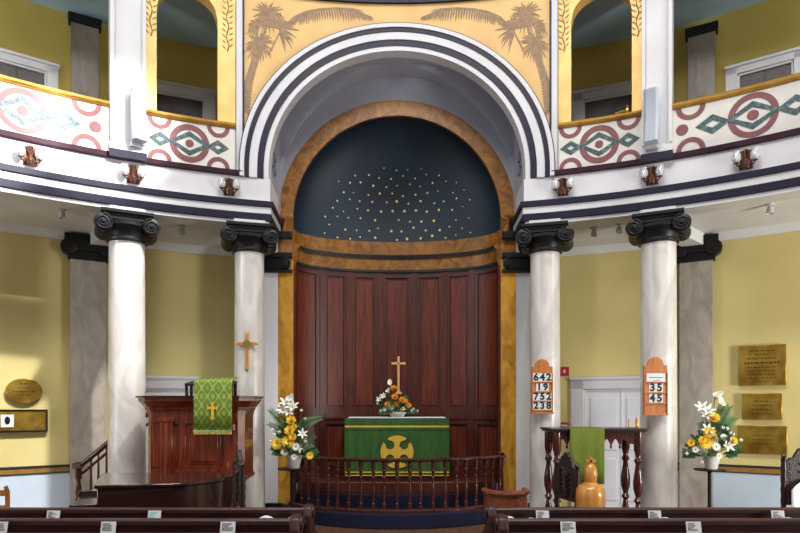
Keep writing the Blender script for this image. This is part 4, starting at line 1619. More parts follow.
flower_stand('black iron pedestal stand beside the gold jamb and communion rail', 292, 468, 7.86)
arrangement('white and yellow flower arrangement in white pot beside the communion rail', 294, 467.9, 7.86,
            [('lily', 287, 404, 1.05), ('lily', 293, 408, 1.1), ('lily', 284, 411, 1.0), ('lily', 290, 413, 1.0), ('calla', 291, 401, 0.9), ('rose', 293, 421.5, 1.1), ('rose', 292, 431, 1.15),
             ('rose', 296, 427, 0.7), ('gerbera', 279.5, 443, 1.15), ('gerbera', 291, 441, 1.25), ('rose', 295, 437, 0.9), ('daisy', 287, 451, 1.1), ('daisy', 298, 446, 1.1), ('lily', 304, 434, 0.8),
             ('daisy', 303, 450, 0.8), ('gerbera', 311, 455, 0.7), ('bud', 275, 430, 1.2), ('bud', 277, 435, 1.2), ('bud', 273, 441, 1.2), ('bud', 302, 411, 1.0), ('bud', 306, 419, 1.0), ('bud', 307, 441, 1.1), ('bud', 282, 432, 1.1), ('daisy', 296, 456, 0.8)],
            92, [(289, 430, 272, 408, 1.1), (297, 428, 312, 420, 1.0), (296, 438, 318, 452, 1.0), (288, 436, 270, 422, 0.9)], 1)
flower_stand('black iron pedestal stand in front of the blue dado', 709.5, 469, 7.75)
arrangement('white and yellow flower arrangement in white pot below the brass plaques', 711.5, 468.9, 7.75,
            [('calla', 715, 398, 1.0), ('calla', 719, 405, 0.95), ('lily', 700, 409, 1.05), ('lily', 705, 412, 1.1), ('lily', 703, 416, 0.9), ('rose', 709, 419, 1.25), ('lily', 702, 430, 0.9), ('rose', 703, 433, 1.25),
             ('gerbera', 700, 442, 1.25), ('rose', 697, 440, 0.9), ('daisy', 717, 437, 1.0), ('daisy', 709, 446, 1.1), ('lily', 720, 445, 1.0), ('daisy', 722, 444, 1.1), ('rose', 726, 441, 1.0), ('rose', 687, 443, 0.8),
             ('daisy', 691, 449, 0.9), ('bud', 721, 429, 1.2), ('bud', 724, 433, 1.2), ('bud', 717, 428, 1.1), ('bud', 727, 434, 1.1), ('bud', 683, 453, 1.2), ('bud', 735, 440, 1.2), ('daisy', 712, 455, 0.8), ('bud', 697, 461, 1.1)],
            92, [(713, 434, 729, 402, 1.3), (712, 436, 734, 416, 1.2), (711, 432, 722, 398, 1.1)], 1)

# altar flowers
Y = 9.13
s_ = Y / F
px, pyb = 397.5, 415.3
loc = P(px, pyb, Y)
loc.z = ZT
o = thing('flower_arrangement', 'low orange and white flower arrangement in white bowl on the altar', 'flowers', loc)
b = MB()
b.lathe([(0.085, 0), (0.09, 0.004), (0.135, 0.07), (0.135, 0.078), (0.125, 0.078), (0.08, 0.02), (0, 0.02)], 24, cap=False)
b.add([(0.085 * cos(2 * pi * k / 24), 0.085 * sin(2 * pi * k / 24), 0) for k in range(24)], [tuple(range(24))])
b.build('bowl', M_POT, o)
rnd = random.Random(5)
tips = []
for kind, fx, fy, sc_ in (('orange', 394, 387.5, 1.0), ('orange', 395, 396, 1.05), ('orange', 402, 399, 1.1), ('orange', 397, 402, 0.9), ('orange', 388, 403, 0.9), ('orange', 408, 404, 0.9), ('orange', 405, 400, 0.8),
                          ('calla', 390.5, 383, 0.9), ('calla', 388.5, 390, 0.8), ('lily', 384, 395, 0.65), ('lily', 380, 398, 0.6), ('daisy', 403, 407, 0.7), ('daisy', 385, 408, 0.7), ('bud', 378, 402, 1.2), ('bud', 413, 407, 1.2),
                          ('bud', 417, 409, 1.0), ('daisy', 412, 409, 0.6), ('bud', 392, 407, 1.2), ('daisy', 381, 409, 0.6)):
    p = Vector(((fx - px) * s_, -0.04 - 0.05 * rnd.random(), (pyb - fy) * s_))
    tips.append(p + Vector((0, 0.03, 0)))
    put(kind, o, p, Vector((p.x * 1.2, -0.5, p.z - 0.02)), sc_ * 0.85, rnd.uniform(0, 3))
stems(o, tips, (0, 0, 0.06))
sp_ = []
for k in range(60):
    a = rnd.uniform(0, 2 * pi)
    z = rnd.uniform(0, 0.2)
    r_ = (0.30 - z) * rnd.uniform(0.75, 1.05)
    sp_.append((r_ * cos(a), r_ * 0.35 * sin(a) - 0.02, 0.05 + z))
foliage(o, sp_, (0, -0.03, 0.07), (0.55, 0.85), rnd, ('leaf2', 'leaf', 'sprig', 'leaf2'))

# ------------------------------------------------------------------ pulpit and stair
PX0, PX1, PY0, PY1 = -2.87, -1.75, 6.85, 7.30
o = thing('pulpit', 'large mahogany pulpit with heavy dark cornice between two columns', 'pulpit', ((PX0 + PX1) / 2, PY0, 0))
hw = (PX1 - PX0) / 2
ZB, ZC, ZT_ = 0.83, 1.60, 1.765
dep = PY1 - PY0
ch = 0.07


def plan(g, d=0.0):
    return [(-hw - g, dep), (-hw - g, ch - g * 0.4), (-hw + ch - g * 0.4, -g), (hw - ch + g * 0.4, -g), (hw + g, ch - g * 0.4), (hw + g, dep)]


b = MB()
b.prism(plan(0), ZB, ZC)
b.build('body', M_PULPIT, o, bevel=0.004)
b = MB()
outl = [(-hw, dep), (-hw, ch), (-hw + ch, 0), (hw - ch, 0), (hw, ch), (hw, dep)]
b.sweep(outl, [(-0.06, ZC - 0.03), (0.012, ZC - 0.03), (0.014, ZC + 0.01), (0.03, ZC + 0.015), (0.035, ZC + 0.05), (0.05, ZC + 0.06), (0.09, ZC + 0.115), (0.098, ZC + 0.12), (0.098, ZC + 0.15), (0.115, ZC + 0.155), (0.115, ZT_), (-0.06, ZT_)], side=1)
q = b.build('cornice', M_PULPIT, o, ang=30)
b = MB()
b.sweep(outl, [(-0.1, ZT_ - 0.003), (0.125, ZT_ - 0.003), (0.125, ZT_ + 0.012), (-0.1, ZT_ + 0.012)], side=1)
b.build('top_ledge', M_DARKWOOD, o)
b = MB()
b.sweep(outl, [(-0.3, ZB - 0.18), (-0.18, ZB - 0.18), (-0.04, ZB - 0.04), (0.0, ZB - 0.02), (0.025, ZB + 0.01), (0.01, ZB + 0.04), (-0.1, ZB + 0.05)], side=1)
b.build('base_moulding', M_PULPIT, o, ang=30)
box('pedestal', M_PULPIT, -hw + 0.2, hw - 0.2, 0.18, dep, 0.0, ZB - 0.1, o, bevel=0.01)
# front framing: wide side panels with tall fielded pilasters, recessed centre
b = MB()
for x0, x1 in ((-hw + ch, -hw + 0.16), (-0.18, -0.1), (0.1 + 0.24, 0.42), (hw - 0.14, hw - ch)):
    b.box(x0, x1, -0.018, 0.0, ZB + 0.13, ZC - 0.14)
b.box(-hw + ch, hw - ch, -0.018, 0.0, ZC - 0.14, ZC - 0.03)
b.box(-hw + ch, hw - ch, -0.018, 0.0, ZB + 0.05, ZB + 0.13)
b.build('frame', M_PULPIT, o, bevel=0.004)
for x0, x1 in ((-hw + 0.2, -0.22), (-0.06, 0.30), (0.44, hw - 0.16)):
    b = MB()
    b.box(x0, x1, -0.01, 0.0, ZB + 0.17, ZC - 0.18)
    b.box(x0 + 0.03, x1 - 0.03, -0.02, -0.01, ZB + 0.2, ZC - 0.21)
    b.build('panel', M_PULPIT, o, bevel=0.004)
b = MB()
xp0, xp1 = (161 - CX) * 6.85 / F - (PX0 + PX1) / 2, (174.5 - CX) * 6.85 / F - (PX0 + PX1) / 2
b.box(xp0, xp1, -0.05, 0.0, ZB + 0.02, 1.52)
b.box(xp0 - 0.012, xp1 + 0.012, -0.06, 0.0, 1.48, 1.53)
for k in range(3):
    xx = xp0 + (xp1 - xp0) * (k + 0.5) / 3
    b.box(xx - 0.016, xx + 0.016, -0.062, -0.045, ZB + 0.06, 1.46)
b.build('fluted_pilaster', M_PULPIT, o, bevel=0.004)
# reading desk on the pulpit
xa, xb = (186 - CX) * 6.8 / F - (PX0 + PX1) / 2, (233.5 - CX) * 6.8 / F - (PX0 + PX1) / 2
b = MB()
b.add([(xa, -0.1, ZT_ + 0.12), (xb, -0.1, ZT_ + 0.12), (xb, 0.12, ZT_ + 0.16), (xa, 0.12, ZT_ + 0.16), (xa, -0.1, ZT_ + 0.15), (xb, -0.1, ZT_ + 0.15), (xb, 0.12, ZT_ + 0.19), (xa, 0.12, ZT_ + 0.19)],
      [(0, 1, 2, 3), (7, 6, 5, 4), (0, 4, 5, 1), (1, 5, 6, 2), (2, 6, 7, 3), (3, 7, 4, 0)])
b.box(xa, xa + 0.03, -0.085, -0.055, ZT_ + 0.012, ZT_ + 0.13)
b.box(xb - 0.03, xb, -0.085, -0.055, ZT_ + 0.012, ZT_ + 0.13)
b.box(xa, xa + 0.03, 0.07, 0.1, ZT_ + 0.012, ZT_ + 0.155)
b.box(xb - 0.03, xb, 0.07, 0.1, ZT_ + 0.012, ZT_ + 0.155)
b.build('reading_desk', M_DARKWOOD, o, bevel=0.004)
# antependium over the desk
Yf = 6.69
s_ = Yf / F
x0, x1 = (193.5 - CX) * s_, (232 - CX) * s_
zt, zb = E + (CY - 376.3) * s_ , E + (CY - 430.5) * s_
o = thing('pulpit_fall', 'green damask cloth with gold cross and fringe, hanging over the pulpit front', 'cloth', ((x0 + x1) / 2, Yf, zb))
hw_ = (x1 - x0) / 2
n = 24
b = MB()
vs, fs = [], []
prof = [(0.0, 0.0), (0.0, (zt - zb) * 0.4), (0.0, (zt - zb) * 0.8), (0.015, zt - zb - 0.06), (0.03, zt - zb - 0.045), (0.27, zt - zb + 0.005)]
for i in range(n + 1):
    u = -1 + 2 * i / n
    for y, z in prof:
        vs.append((u * hw_, y - 0.006 * sin(i * 0.9) * max(0, 1 - z / 0.5), z))
m = len(prof)
for i in range(n):
    for j in range(m - 1):
        fs.append((m * i + j, m * i + m + j, m * i + m + j + 1, m * i + j + 1))
b.add(vs, fs)
q = b.build('cloth', M_DAMASK, o)
sd = q.modifiers.new('thickness', 'SOLIDIFY')
sd.thickness = 0.006
b = MB()
b.box(-hw_, hw_, -0.012, -0.004, -0.012, 0.004)
nT = 26
for k in range(nT):
    xk = -hw_ + 2 * hw_ * (k + 0.5) / nT
    b.lathe([(0.003, -0.045), (0.0075, -0.04), (0.006, -0.02), (0.004, -0.006)], 6, cx=xk, cy=-0.006, mi=0 if (k // 2) % 2 else 1)
b.build('fringe', [M_LEAF2, M_YELLOWCLOTH], o)
b = MB()
cz = (430.5 - 411) * s_
b.box(-0.015, 0.015, -0.016, -0.003, cz - 0.085, cz + 0.09)
b.box(-0.052, 0.052, -0.0145, -0.003, cz + 0.018, cz + 0.046)
for x, z, v in ((-0.052, cz + 0.032, 0), (0.052, cz + 0.032, 0), (0, cz + 0.09, 1), (0, cz - 0.085, 1)):
    b.box(x - (0.023 if v else 0.007), x + (0.023 if v else 0.007), -0.0175, -0.003, z - (0.007 if v else 0.023), z + (0.007 if v else 0.023))
b.build('gold_cross', M_YELLOWCLOTH, o, smooth=False)

# pulpit stair rail behind the near column
Y = 8.12
s_ = Y / F
nx = (78.5 - CX) * s_
o = thing('stair_rail', 'dark wooden stair handrail with turned newel post, rising behind the marble column', 'handrail', (nx, Y, 0))
zr = E + (CY - 466) * s_
newel = [(0.055, 0), (0.055, 0.35), (0.03, 0.37), (0.05, 0.4), (0.03, 0.43), (0.045, 0.5), (0.035, 0.6), (0.028, 0.66), (0.045, 0.69), (0.045, zr - 0.02)]
b = MB()
b.lathe(newel, 16)
b.box(-0.055, 0.055, -0.055, 0.055, zr - 0.03, zr + 0.04)
b.build('newel_post', M_RAILWOOD, o, bevel=0.004)
b = MB()
dx = (108 - 78.5) * s_
dz = (469 - 446) * s_
pts = [(-0.03, 0, zr + 0.02), (0.06, 0, zr + 0.03), (dx, 0, zr + dz + 0.0), (dx + 0.6, 0, zr + dz + 0.44)]
b.tube(pts, 0.036, 10)
b.build('handrail', M_RAILWOOD, o)
b = MB()
b.tube([(0.05, 0, zr - 0.1), (dx, 0, zr + dz - 0.12), (dx + 0.6, 0, zr + dz + 0.3)], 0.02, 8)
b.build('under_rail', M_RAILWOOD, o)
for xk in (0.17, 0.27, 0.38, 0.52):
    zk = zr + 0.02 + dz * max(0, xk - 0.06) / (dx - 0.06)
    b = MB()
    b.lathe([(0.018, 0.2), (0.018, 0.3), (0.012, 0.4), (0.02, 0.5), (0.014, zk * 0.8), (0.012, zk)], 10, cx=xk)
    b.box(xk - 0.02, xk + 0.02, -0.02, 0.02, 0, 0.2)
    b.build('baluster', M_RAILWOOD, o)
b = MB()
for k in range(4):
    b.box(0.1 + 0.24 * k, 1.3, 0.06, 0.62, 0.18 * k, 0.18 * (k + 1))
b.build('step', M_DARKWOOD, o, bevel=0.006)

# ------------------------------------------------------------------ grand piano
out = [(-2.50, 5.00), (-1.95, 5.13), (-1.83, 5.20), (-1.72, 5.36), (-1.63, 5.52), (-1.60, 5.68), (-1.63, 5.95), (-1.72, 6.06), (-2.90, 5.92)]
cx0, cy0 = -2.25, 5.55
o = thing('grand_piano', 'dark lacquered baby grand piano with its lid closed, below the pulpit', 'piano', (cx0, cy0, 0))
lo = [(x - cx0, y - cy0) for x, y in out]


def grow(poly, d):
    c = Vector((sum(p[0] for p in poly) / len(poly), sum(p[1] for p in poly) / len(poly)))
    return [tuple(Vector(p) + (Vector(p) - c).normalized() * d) for p in poly]


b = MB()
b.prism(lo, 0.68, 0.965)
b.build('case', M_PIANO, o, bevel=0.008)
b = MB()
b.prism(grow(lo, 0.025), 0.968, 0.998)
b.build('lid', M_PIANO, o, bevel=0.008)
d = Vector((out[8][0] - out[0][0], out[8][1] - out[0][1])).normalized()
nrm = Vector((d.y, -d.x))
if nrm.x > 0:
    nrm = -nrm
A_ = Vector(lo[0]) + d * 0.02
B_ = Vector(lo[8]) - d * 0.02
b = MB()
b.prism([tuple(A_), tuple(B_), tuple(B_ + nrm * 0.22), tuple(A_ + nrm * 0.22)], 0.62, 0.73)
for q0, q1 in ((A_, A_ + d * 0.05), (B_ - d * 0.05, B_)):
    b.prism([tuple(q0), tuple(q1), tuple(q1 + nrm * 0.21), tuple(q0 + nrm * 0.21)], 0.73, 0.84)
kb = b.build('key_bed', M_PIANO, o, bevel=0.006)
b = MB()
b.prism([tuple(A_ + d * 0.055), tuple(B_ - d * 0.055), tuple(B_ - d * 0.055 + nrm * 0.2), tuple(A_ + d * 0.055 + nrm * 0.2)], 0.732, 0.80)
b.build('fallboard', M_PIANO, o, bevel=0.01)
for x, y in ((-2.45, 5.18), (-2.72, 5.82), (-1.78, 5.78)):
    b = MB()
    b.lathe([(0.03, 0.0), (0.035, 0.05), (0.03, 0.08), (0.04, 0.4), (0.06, 0.6), (0.06, 0.69)], 14, cx=x - cx0, cy=y - cy0)
    b.build('leg', M_PIANO, o)
b = MB()
b.box(-0.47, -0.43, -0.05, 0.15, 0.08, 0.69)
b.box(-0.5, -0.38, -0.08, 0.18, 0.08, 0.13)
b.build('pedal_lyre', M_PIANO, o, bevel=0.006)

# ------------------------------------------------------------------ carved chairs
def carved_chair(label, loc, rz, top, w_=0.5, crest='scallop'):
    o = thing('carved_chair', label, 'chair', loc, rz, 'carved dark oak chairs')
    hw = w_ / 2
    pts = [(-hw, 0.62)]
    sh = top - 0.2
    pts = [(-hw, 0.6), (hw, 0.6), (hw, sh)]
    if crest == 'scallop':
        prof = [(0.92, 0.02), (0.84, 0.05), (0.74, 0.045), (0.66, 0.09), (0.55, 0.14), (0.42, 0.155), (0.32, 0.15), (0.2, 0.185), (0.08, 0.2)]
    else:
        prof = [(0.8, 0.03), (0.66, 0.05), (0.6, 0.09), (0.45, 0.1), (0.38, 0.13), (0.25, 0.15), (0.16, 0.19), (0.05, 0.2)]
    pts += [(hw * a, sh + z) for a, z in prof] + [(-hw * a, sh + z) for a, z in reversed(prof)] + [(-hw, sh)]
    b = MB()
    b.prism(pts, -0.02, 0.025, 'y')
    br = b.build('backrest', M_CARVED, o, bevel=0.006)
    b = MB()
    for s_ in (-1, 1):
        for k in range(14):
            b.sphere((s_ * (hw - 0.03), -0.022, 0.64 + (sh - 0.66) * k / 13), 0.008, 6, 4)
    for k in range(5):
        z = 0.7 + (sh - 0.72) * k / 4
        b.tube([(-hw * 0.55, -0.022, z), (-hw * 0.2, -0.03, z + 0.05), (0, -0.025, z), (hw * 0.2, -0.03, z - 0.05), (hw * 0.55, -0.022, z)], 0.012, 6)
    b.build('carving', M_DARKWOOD, br)
    for s_ in (-1, 1):
        b = MB()
        prof_ = []
        for k in range(20):
            z = 0.02 + (sh + 0.02) * k / 19
            prof_.append((0.026 + 0.006 * (k % 2), z))
        b.lathe(prof_, 10, cx=s_ * (hw + 0.02))
        b.lathe([(0.012, sh + 0.04), (0.03, sh + 0.06), (0.02, sh + 0.085), (0.0, sh + 0.11)], 10, cx=s_ * (hw + 0.02), cap=False)
        b.build('back_post', M_DARKWOOD, o)
        b = MB()
        b.lathe([(0.03, 0.0), (0.022, 0.06), (0.03, 0.2), (0.02, 0.3), (0.032, 0.4), (0.03, 0.43)], 10, cx=s_ * (hw - 0.0), cy=0.44)
        b.build('front_leg', M_DARKWOOD, o)
    b = MB()
    b.box(-hw - 0.03, hw + 0.03, -0.01, 0.48, 0.4, 0.44)
    b.box(-hw, hw, 0.02, 0.46, 0.44, 0.49)
    b.build('seat', M_DARKWOOD, o, bevel=0.01)
    b = MB()
    b.box(-hw, hw, 0.42, 0.45, 0.12, 0.2)
    b.build('stretcher', M_DARKWOOD, o, bevel=0.006)
    return o


# backs face the viewer (-Y local), seats away
carved_chair('carved dark chair seen nearly edge-on with pointed crest, at the tail of the piano', (-1.70, 6.45, 0), radians(-66), 1.19, 0.44, 'gothic')
carved_chair('carved dark chair turned sideways in front of the green hung table', (1.92, 6.78, 0), radians(-79), 1.14, 0.44)
carved_chair('carved high-backed dark chair with studded edge and white cloth, cut by the frame edge', (4.45, 6.42, 0), radians(-4), 1.26, 0.56)
o = thing('chair_cloth', 'white cloth hung over the back of the carved chair at the frame edge', 'cloth', (4.31, 6.37, 0.66))
b = MB()
vs, fs = [], []
for i in range(13):
    u = i / 12
    x = -0.13 + 0.34 * u
    zt_ = 0.06 + 0.17 * sin(pi * min(1, u * 0.75 + 0.05)) ** 0.7
    for j in range(6):
        v = j / 5
        vs.append((x, -0.012 - 0.012 * sin(i * 1.4) * (1 - v), -0.1 + (zt_ + 0.1) * v))
for i in range(12):
    for j in range(5):
        fs.append((6 * i + j, 6 * i + 6 + j, 6 * i + 7 + j, 6 * i + 1 + j))
b.add(vs, fs)
q = b.build('cloth', M_LINEN, o)
q.modifiers.new('thickness', 'SOLIDIFY').thickness = 0.008
b = MB()
b.box(0.02, 0.2, -0.03, -0.022, -0.01, 0.05)
b.build('dark_trim', M_CARVED, o)

# ------------------------------------------------------------------ dark side table with cloth
Yt = 7.15
s_ = Yt / F
x0, x1 = (551 - CX) * s_, (648 - CX) * s_
zt = E + (CY - 428.5) * s_
hwt = (x1 - x0) / 2
o = thing('side_table', 'tall dark wooden table with turned legs and pierced apron', 'table', ((x0 + x1) / 2, Yt, 0))
b = MB()
b.box(-hwt, hwt, 0.0, 0.55, zt - 0.03, zt)
b.box(-hwt + 0.02, hwt - 0.02, 0.015, 0.53, zt - 0.05, zt - 0.03)
b.build('table_top', M_DARKWOOD, o, bevel=0.006)
b = MB()
za, zl = zt - 0.05, zt - 0.2
pts = [(-hwt + 0.1, za), (-hwt + 0.1, zl)]
nS = 9
for k in range(nS):
    xa = -hwt + 0.1 + (2 * hwt - 0.2) * k / nS
    wS = (2 * hwt - 0.2) / nS
    pts += [(xa + wS * 0.05, zl), (xa + wS * 0.28, zl + 0.05), (xa + wS * 0.5, zl + 0.075), (xa + wS * 0.72, zl + 0.05), (xa + wS * 0.95, zl)]
pts += [(hwt - 0.1, zl), (hwt - 0.1, za)]
b.prism(pts, 0.05, 0.075, 'y')
b.box(-hwt + 0.08, -hwt + 0.105, 0.06, 0.5, zl, za)
b.box(hwt - 0.105, hwt - 0.08, 0.06, 0.5, zl, za)
b.build('apron', M_RAILWOOD, o, bevel=0.003)
b = MB()
for k in range(nS):
    xa = -hwt + 0.1 + (2 * hwt - 0.2) * (k + 0.0) / nS
    b.lathe([(0.0, zl - 0.05), (0.014, zl - 0.035), (0.016, zl - 0.015), (0.006, zl + 0.005)], 8, cx=xa, cy=0.062, cap=False)
b.build('pendant_drops', M_RAILWOOD, o)
for x in (-hwt + 0.09, hwt - 0.09):
    for y in (0.07, 0.47):
        b = MB()
        b.lathe([(0.04, 0), (0.045, 0.03), (0.03, 0.08), (0.05, 0.12), (0.03, 0.17), (0.045, 0.25), (0.04, 0.4), (0.026, 0.48), (0.05, 0.52), (0.028, 0.56), (0.055, 0.66), (0.058, 0.75), (0.042, 0.86),
                 (0.028, 0.96), (0.05, 1.0), (0.03, 1.04), (0.04, 1.1), (0.05, 1.13), (0.05, zt - 0.05)], 18, cx=x, cy=y)
        b.build('leg', M_RAILWOOD, o)
b = MB()
b.box(-hwt + 0.1, hwt - 0.1, 0.24, 0.3, 0.14, 0.2)
b.box(-hwt + 0.09, -hwt + 0.15, 0.08, 0.46, 0.14, 0.2)
b.box(hwt - 0.15, hwt - 0.09, 0.08, 0.46, 0.14, 0.2)
b.build('stretcher', M_RAILWOOD, o, bevel=0.006)
# cloth
cx0_, cx1_ = (569.5 - CX) * s_, (604 - CX) * s_
o = thing('table_cloth', 'plain olive green cloth hanging down the front of the dark table', 'cloth', ((cx0_ + cx1_) / 2, Yt - 0.012, zt + 0.006))
zl_ = -(484 - 428) * s_
hc = (cx1_ - cx0_) / 2
b = MB()
vs, fs = [], []
prof = [(0.45, 0.0), (0.0, 0.0), (-0.006, -0.012), (-0.008, zl_ * 0.4), (-0.008, zl_ * 0.7), (-0.008, zl_)]
n = 20
for i in range(n + 1):
    u = -1 + 2 * i / n
    for y, z in prof:
        k = z / zl_ if zl_ else 0
        vs.append((u * hc, y - 0.01 * k * sin(i * 0.8), z))
m = len(prof)
for i in range(n):
    for j in range(m - 1):
        fs.append((m * i + j, m * i + m + j, m * i + m + j + 1, m * i + j + 1))
b.add(vs, fs)
q = b.build('cloth', M_OLIVE, o)
q.modifiers.new('thickness', 'SOLIDIFY').thickness = 0.005
# small brass candlesticks on the table
for px_, top_, lb in ((629, 421.5, 'slim brass candlestick on the dark table, the thinner of the pair'), (637, 420.5, 'stubby brass candlestick near the corner of the dark table')):
    hh = (428.5 - top_) * s_ + 0.01
    q = thing('candlestick', lb, 'candlestick', ((px_ - CX) * (Yt + 0.25) / F, Yt + 0.25, zt), 0, 'brass candlesticks on the dark table')
    r_ = 0.012 if px_ < 633 else 0.024
    b = MB()
    b.lathe([(r_ * 2.2, 0), (r_ * 2.2, 0.006), (r_ * 0.7, 0.014), (r_ * 0.7, hh * 0.6), (r_ * 1.3, hh * 0.66), (r_ * 1.3, hh * 0.72)], 12)
    b.build('stick', M_BRASS, q)
    b = MB()
    b.lathe([(r_ * 0.8, hh * 0.72), (r_ * 0.8, hh + 0.02)], 10)
    b.build('candle', M_HONEY, q)

# honey wood bottle-shaped stand with a little cross
Y = 6.1
s_ = Y / F
xk = (590.5 - CX) * s_
o = thing('turned_wood_ornament', 'honey coloured bottle-shaped wooden piece topped by a small cross', 'wooden ornament', (xk, Y, 0))
zz = lambda py: E + (CY - py) * s_
b = MB()
b.lathe([(0.2, 0), (0.2, 0.05), (0.08, 0.1), (0.07, 0.35), (0.13, 0.45), (0.145, zz(507)), (0.146, zz(496)), (0.138, zz(489)), (0.115, zz(485.5)), (0.075, zz(483.5)), (0.056, zz(482))], 24)
b.build('body', M_HONEY, o)
b = MB()
b.lathe([(0.055, zz(483)), (0.066, zz(478)), (0.068, zz(473)), (0.06, zz(468.5)), (0.042, zz(465.3)), (0.03, zz(464)), (0.0, zz(463.8))], 24)
b.build('head', M_HONEY, o)
b = MB()
b.box(-0.014, 0.014, -0.014, 0.014, zz(465), zz(457))
b.box(-0.05, 0.05, -0.014, 0.014, zz(462.5), zz(459.8))
b.build('cross', M_HONEY, o, bevel=0.003)

# tub chair
Y = 6.5
s_ = Y / F
x0, x1 = (488.5 - CX) * s_, (531.5 - CX) * s_
o = thing('tub_chair', 'red brown wooden tub chair with curved back, behind the pew end', 'chair', ((x0 + x1) / 2, Y, 0))
hw = (x1 - x0) / 2
zt = E + (CY - 491) * s_
arcp = [(hw * sin(a), 0.27 - 0.27 * cos(a)) for a in lin(-1.75, 1.75, 30)]
b = MB()
b.sweep(arcp, [(-0.012, 0.42), (0.012, 0.42), (0.012, zt - 0.05), (-0.012, zt - 0.05)], side=1)
b.build('back_panel', M_CHERRY, o)
b = MB()
b.sweep(arcp, [(-0.035, zt - 0.055), (0.03, zt - 0.055), (0.04, zt - 0.035), (0.035, zt - 0.015), (0.0, zt), (-0.035, zt - 0.01)], side=1)
b.build('top_rail', M_CHERRY, o)
b = MB()
b.prism([(hw * 0.96 * sin(a), 0.28 - 0.27 * cos(a)) for a in lin(-pi, pi * 0.95, 32)], 0.40, 0.45)
b.build('seat', M_CHERRY, o, bevel=0.01)
for x, y in ((-0.16, 0.1), (0.16, 0.1), (-0.16, 0.45), (0.16, 0.45)):
    b = MB()
    b.lathe([(0.016, 0), (0.024, 0.15), (0.018, 0.25), (0.026, 0.4)], 10, cx=x, cy=y)
    b.build('leg', M_CHERRY, o)

# sliver of wooden chair at the frame's edge
o = thing('wooden_chair', 'honey brown wooden chair back cut off by the frame beside the pew', 'chair', (-4.05, 5.95, 0), 0.12)
zt = E + (CY - 486) * 5.95 / F
for x in (-0.18, 0.18):
    b = MB()
    b.tube([(x, 0.02, 0), (x, 0, 0.45), (x * 1.02, -0.02, zt - 0.05), (x * 0.95, -0.03, zt)], [0.02, 0.022, 0.022, 0.018], 10)
    b.build('back_post', M_OAK, o)
    b = MB()
    b.tube([(x, 0.4, 0), (x, 0.38, 0.45)], 0.02, 10)
    b.build('front_leg', M_OAK, o)
b = MB()
for z in (zt - 0.1, zt - 0.25):
    b.box(-0.18, 0.18, -0.025, 0.0, z, z + 0.06)
b.build('back_rail', M_OAK, o, bevel=0.006)
b = MB()
b.box(-0.2, 0.2, -0.01, 0.42, 0.44, 0.475)
b.build('seat', M_OAK, o, bevel=0.01)


# ------------------------------------------------------------------ pews
def pew(label, x0, x1, Y, top, aisle):
    """backrest faces the viewer; aisle = +1 when the aisle end is at x1"""
    o = thing('church_pew', label, 'pew', ((x0 + x1) / 2, Y, 0), 0, 'dark wooden church pews')
    hw = (x1 - x0) / 2
    b = MB()
    b.box(-hw, hw, 0.0, 0.03, 0.1, top - 0.03)
    b.build('backrest', M_PEW, o)
    b = MB()
    b.prism([(-0.018, top - 0.035), (0.05, top - 0.035), (0.05, top - 0.008), (0.035, top), (-0.01, top), (-0.018, top - 0.01)], -hw, hw, 'x')
    b.build('top_rail', M_PEW, o)
    b = MB()
    b.box(-hw, hw, -0.13, 0.0, top - 0.10, top - 0.082)
    b.box(-hw, hw, -0.135, -0.125, top - 0.104, top - 0.072)
    b.build('book_ledge', M_PEW, o, bevel=0.003)
    b = MB()
    b.box(-hw, hw, 0.03, 0.42, 0.42, 0.455)
    b.build('seat', M_PEW, o, bevel=0.006)
    for s_ in (-1, 1):
        xe = s_ * hw
        b = MB()
        pts = [(-0.07, 0), (0.46, 0), (0.46, 0.5), (0.42, 0.6), (0.3, 0.64), (0.18, 0.68), (0.1, top - 0.12), (0.085, top - 0.02), (0.06, top + 0.025), (0.0, top + 0.03), (-0.045, top + 0.01),
               (-0.075, top - 0.05), (-0.07, top - 0.13)]
        b.prism(pts, xe - 0.03 if s_ > 0 else xe - 0.03, xe + 0.03, 'x')
        e = b.build('bench_end', M_PEW, o, bevel=0.01)
        b = MB()
        for q in (-1, 1):
            b.lathe([(0.045, -0.008), (0.045, 0.008), (0.03, 0.012), (0.0, 0.014)], 16, M=Matrix.Translation((xe + q * 0.032, 0.01, top - 0.03)) @ Matrix.Rotation(q * pi / 2, 4, 'Y'), cap=False)
        b.build('scroll', M_PEW, e)
    return o


Y1, T1, Y2, T2 = 4.57, 0.88, 3.80, 0.94
pews = [pew('dark pew of the farther row, on the pulpit side of the aisle', -5.0, (308.5 - CX) * Y1 / F, Y1, T1, 1),
        pew('dark pew of the farther row, on the hymn board side of the aisle', (491 - CX) * Y1 / F, 5.0, Y1, T1, -1),
        pew('dark pew of the nearer row at the bottom edge, on the pulpit side', -4.3, (296 - CX) * Y2 / F, Y2, T2, 1),
        pew('dark pew of the nearer row at the bottom edge, on the hymn board side', (502 - CX) * Y2 / F, 4.3, Y2, T2, -1)]


def pew_card(label, px, Y, top, h, w_, teal=False, stand=True):
    x = (px - CX) * Y / F
    o = thing('pew_card', label, 'card', (x, Y - 0.055, top - 0.0815), 0, 'printed cards on the pew ledges')
    M = Matrix.Rotation(radians(-12), 4, 'X')
    b = MB()
    b.box(-w_ / 2, w_ / 2, -0.002, 0.0, 0.001, h, M=M)
    c = b.build('card', M_PAPER, o)
    b = MB()
    rnd = random.Random(px)
    for k in range(4):
        z = h * (0.82 - 0.17 * k)
        b.box(-w_ * 0.38, w_ * rnd.uniform(-0.1, 0.38), -0.0035, -0.002, z - 0.004, z + 0.004, M=M)
    b.box(-w_ * 0.4, -w_ * 0.22, -0.0036, -0.002, h * 0.25, h * 0.5, M=M)
    b.build('printed_line', M_TEALPAPER if teal else M_GREYINK, c, smooth=False)
    return o


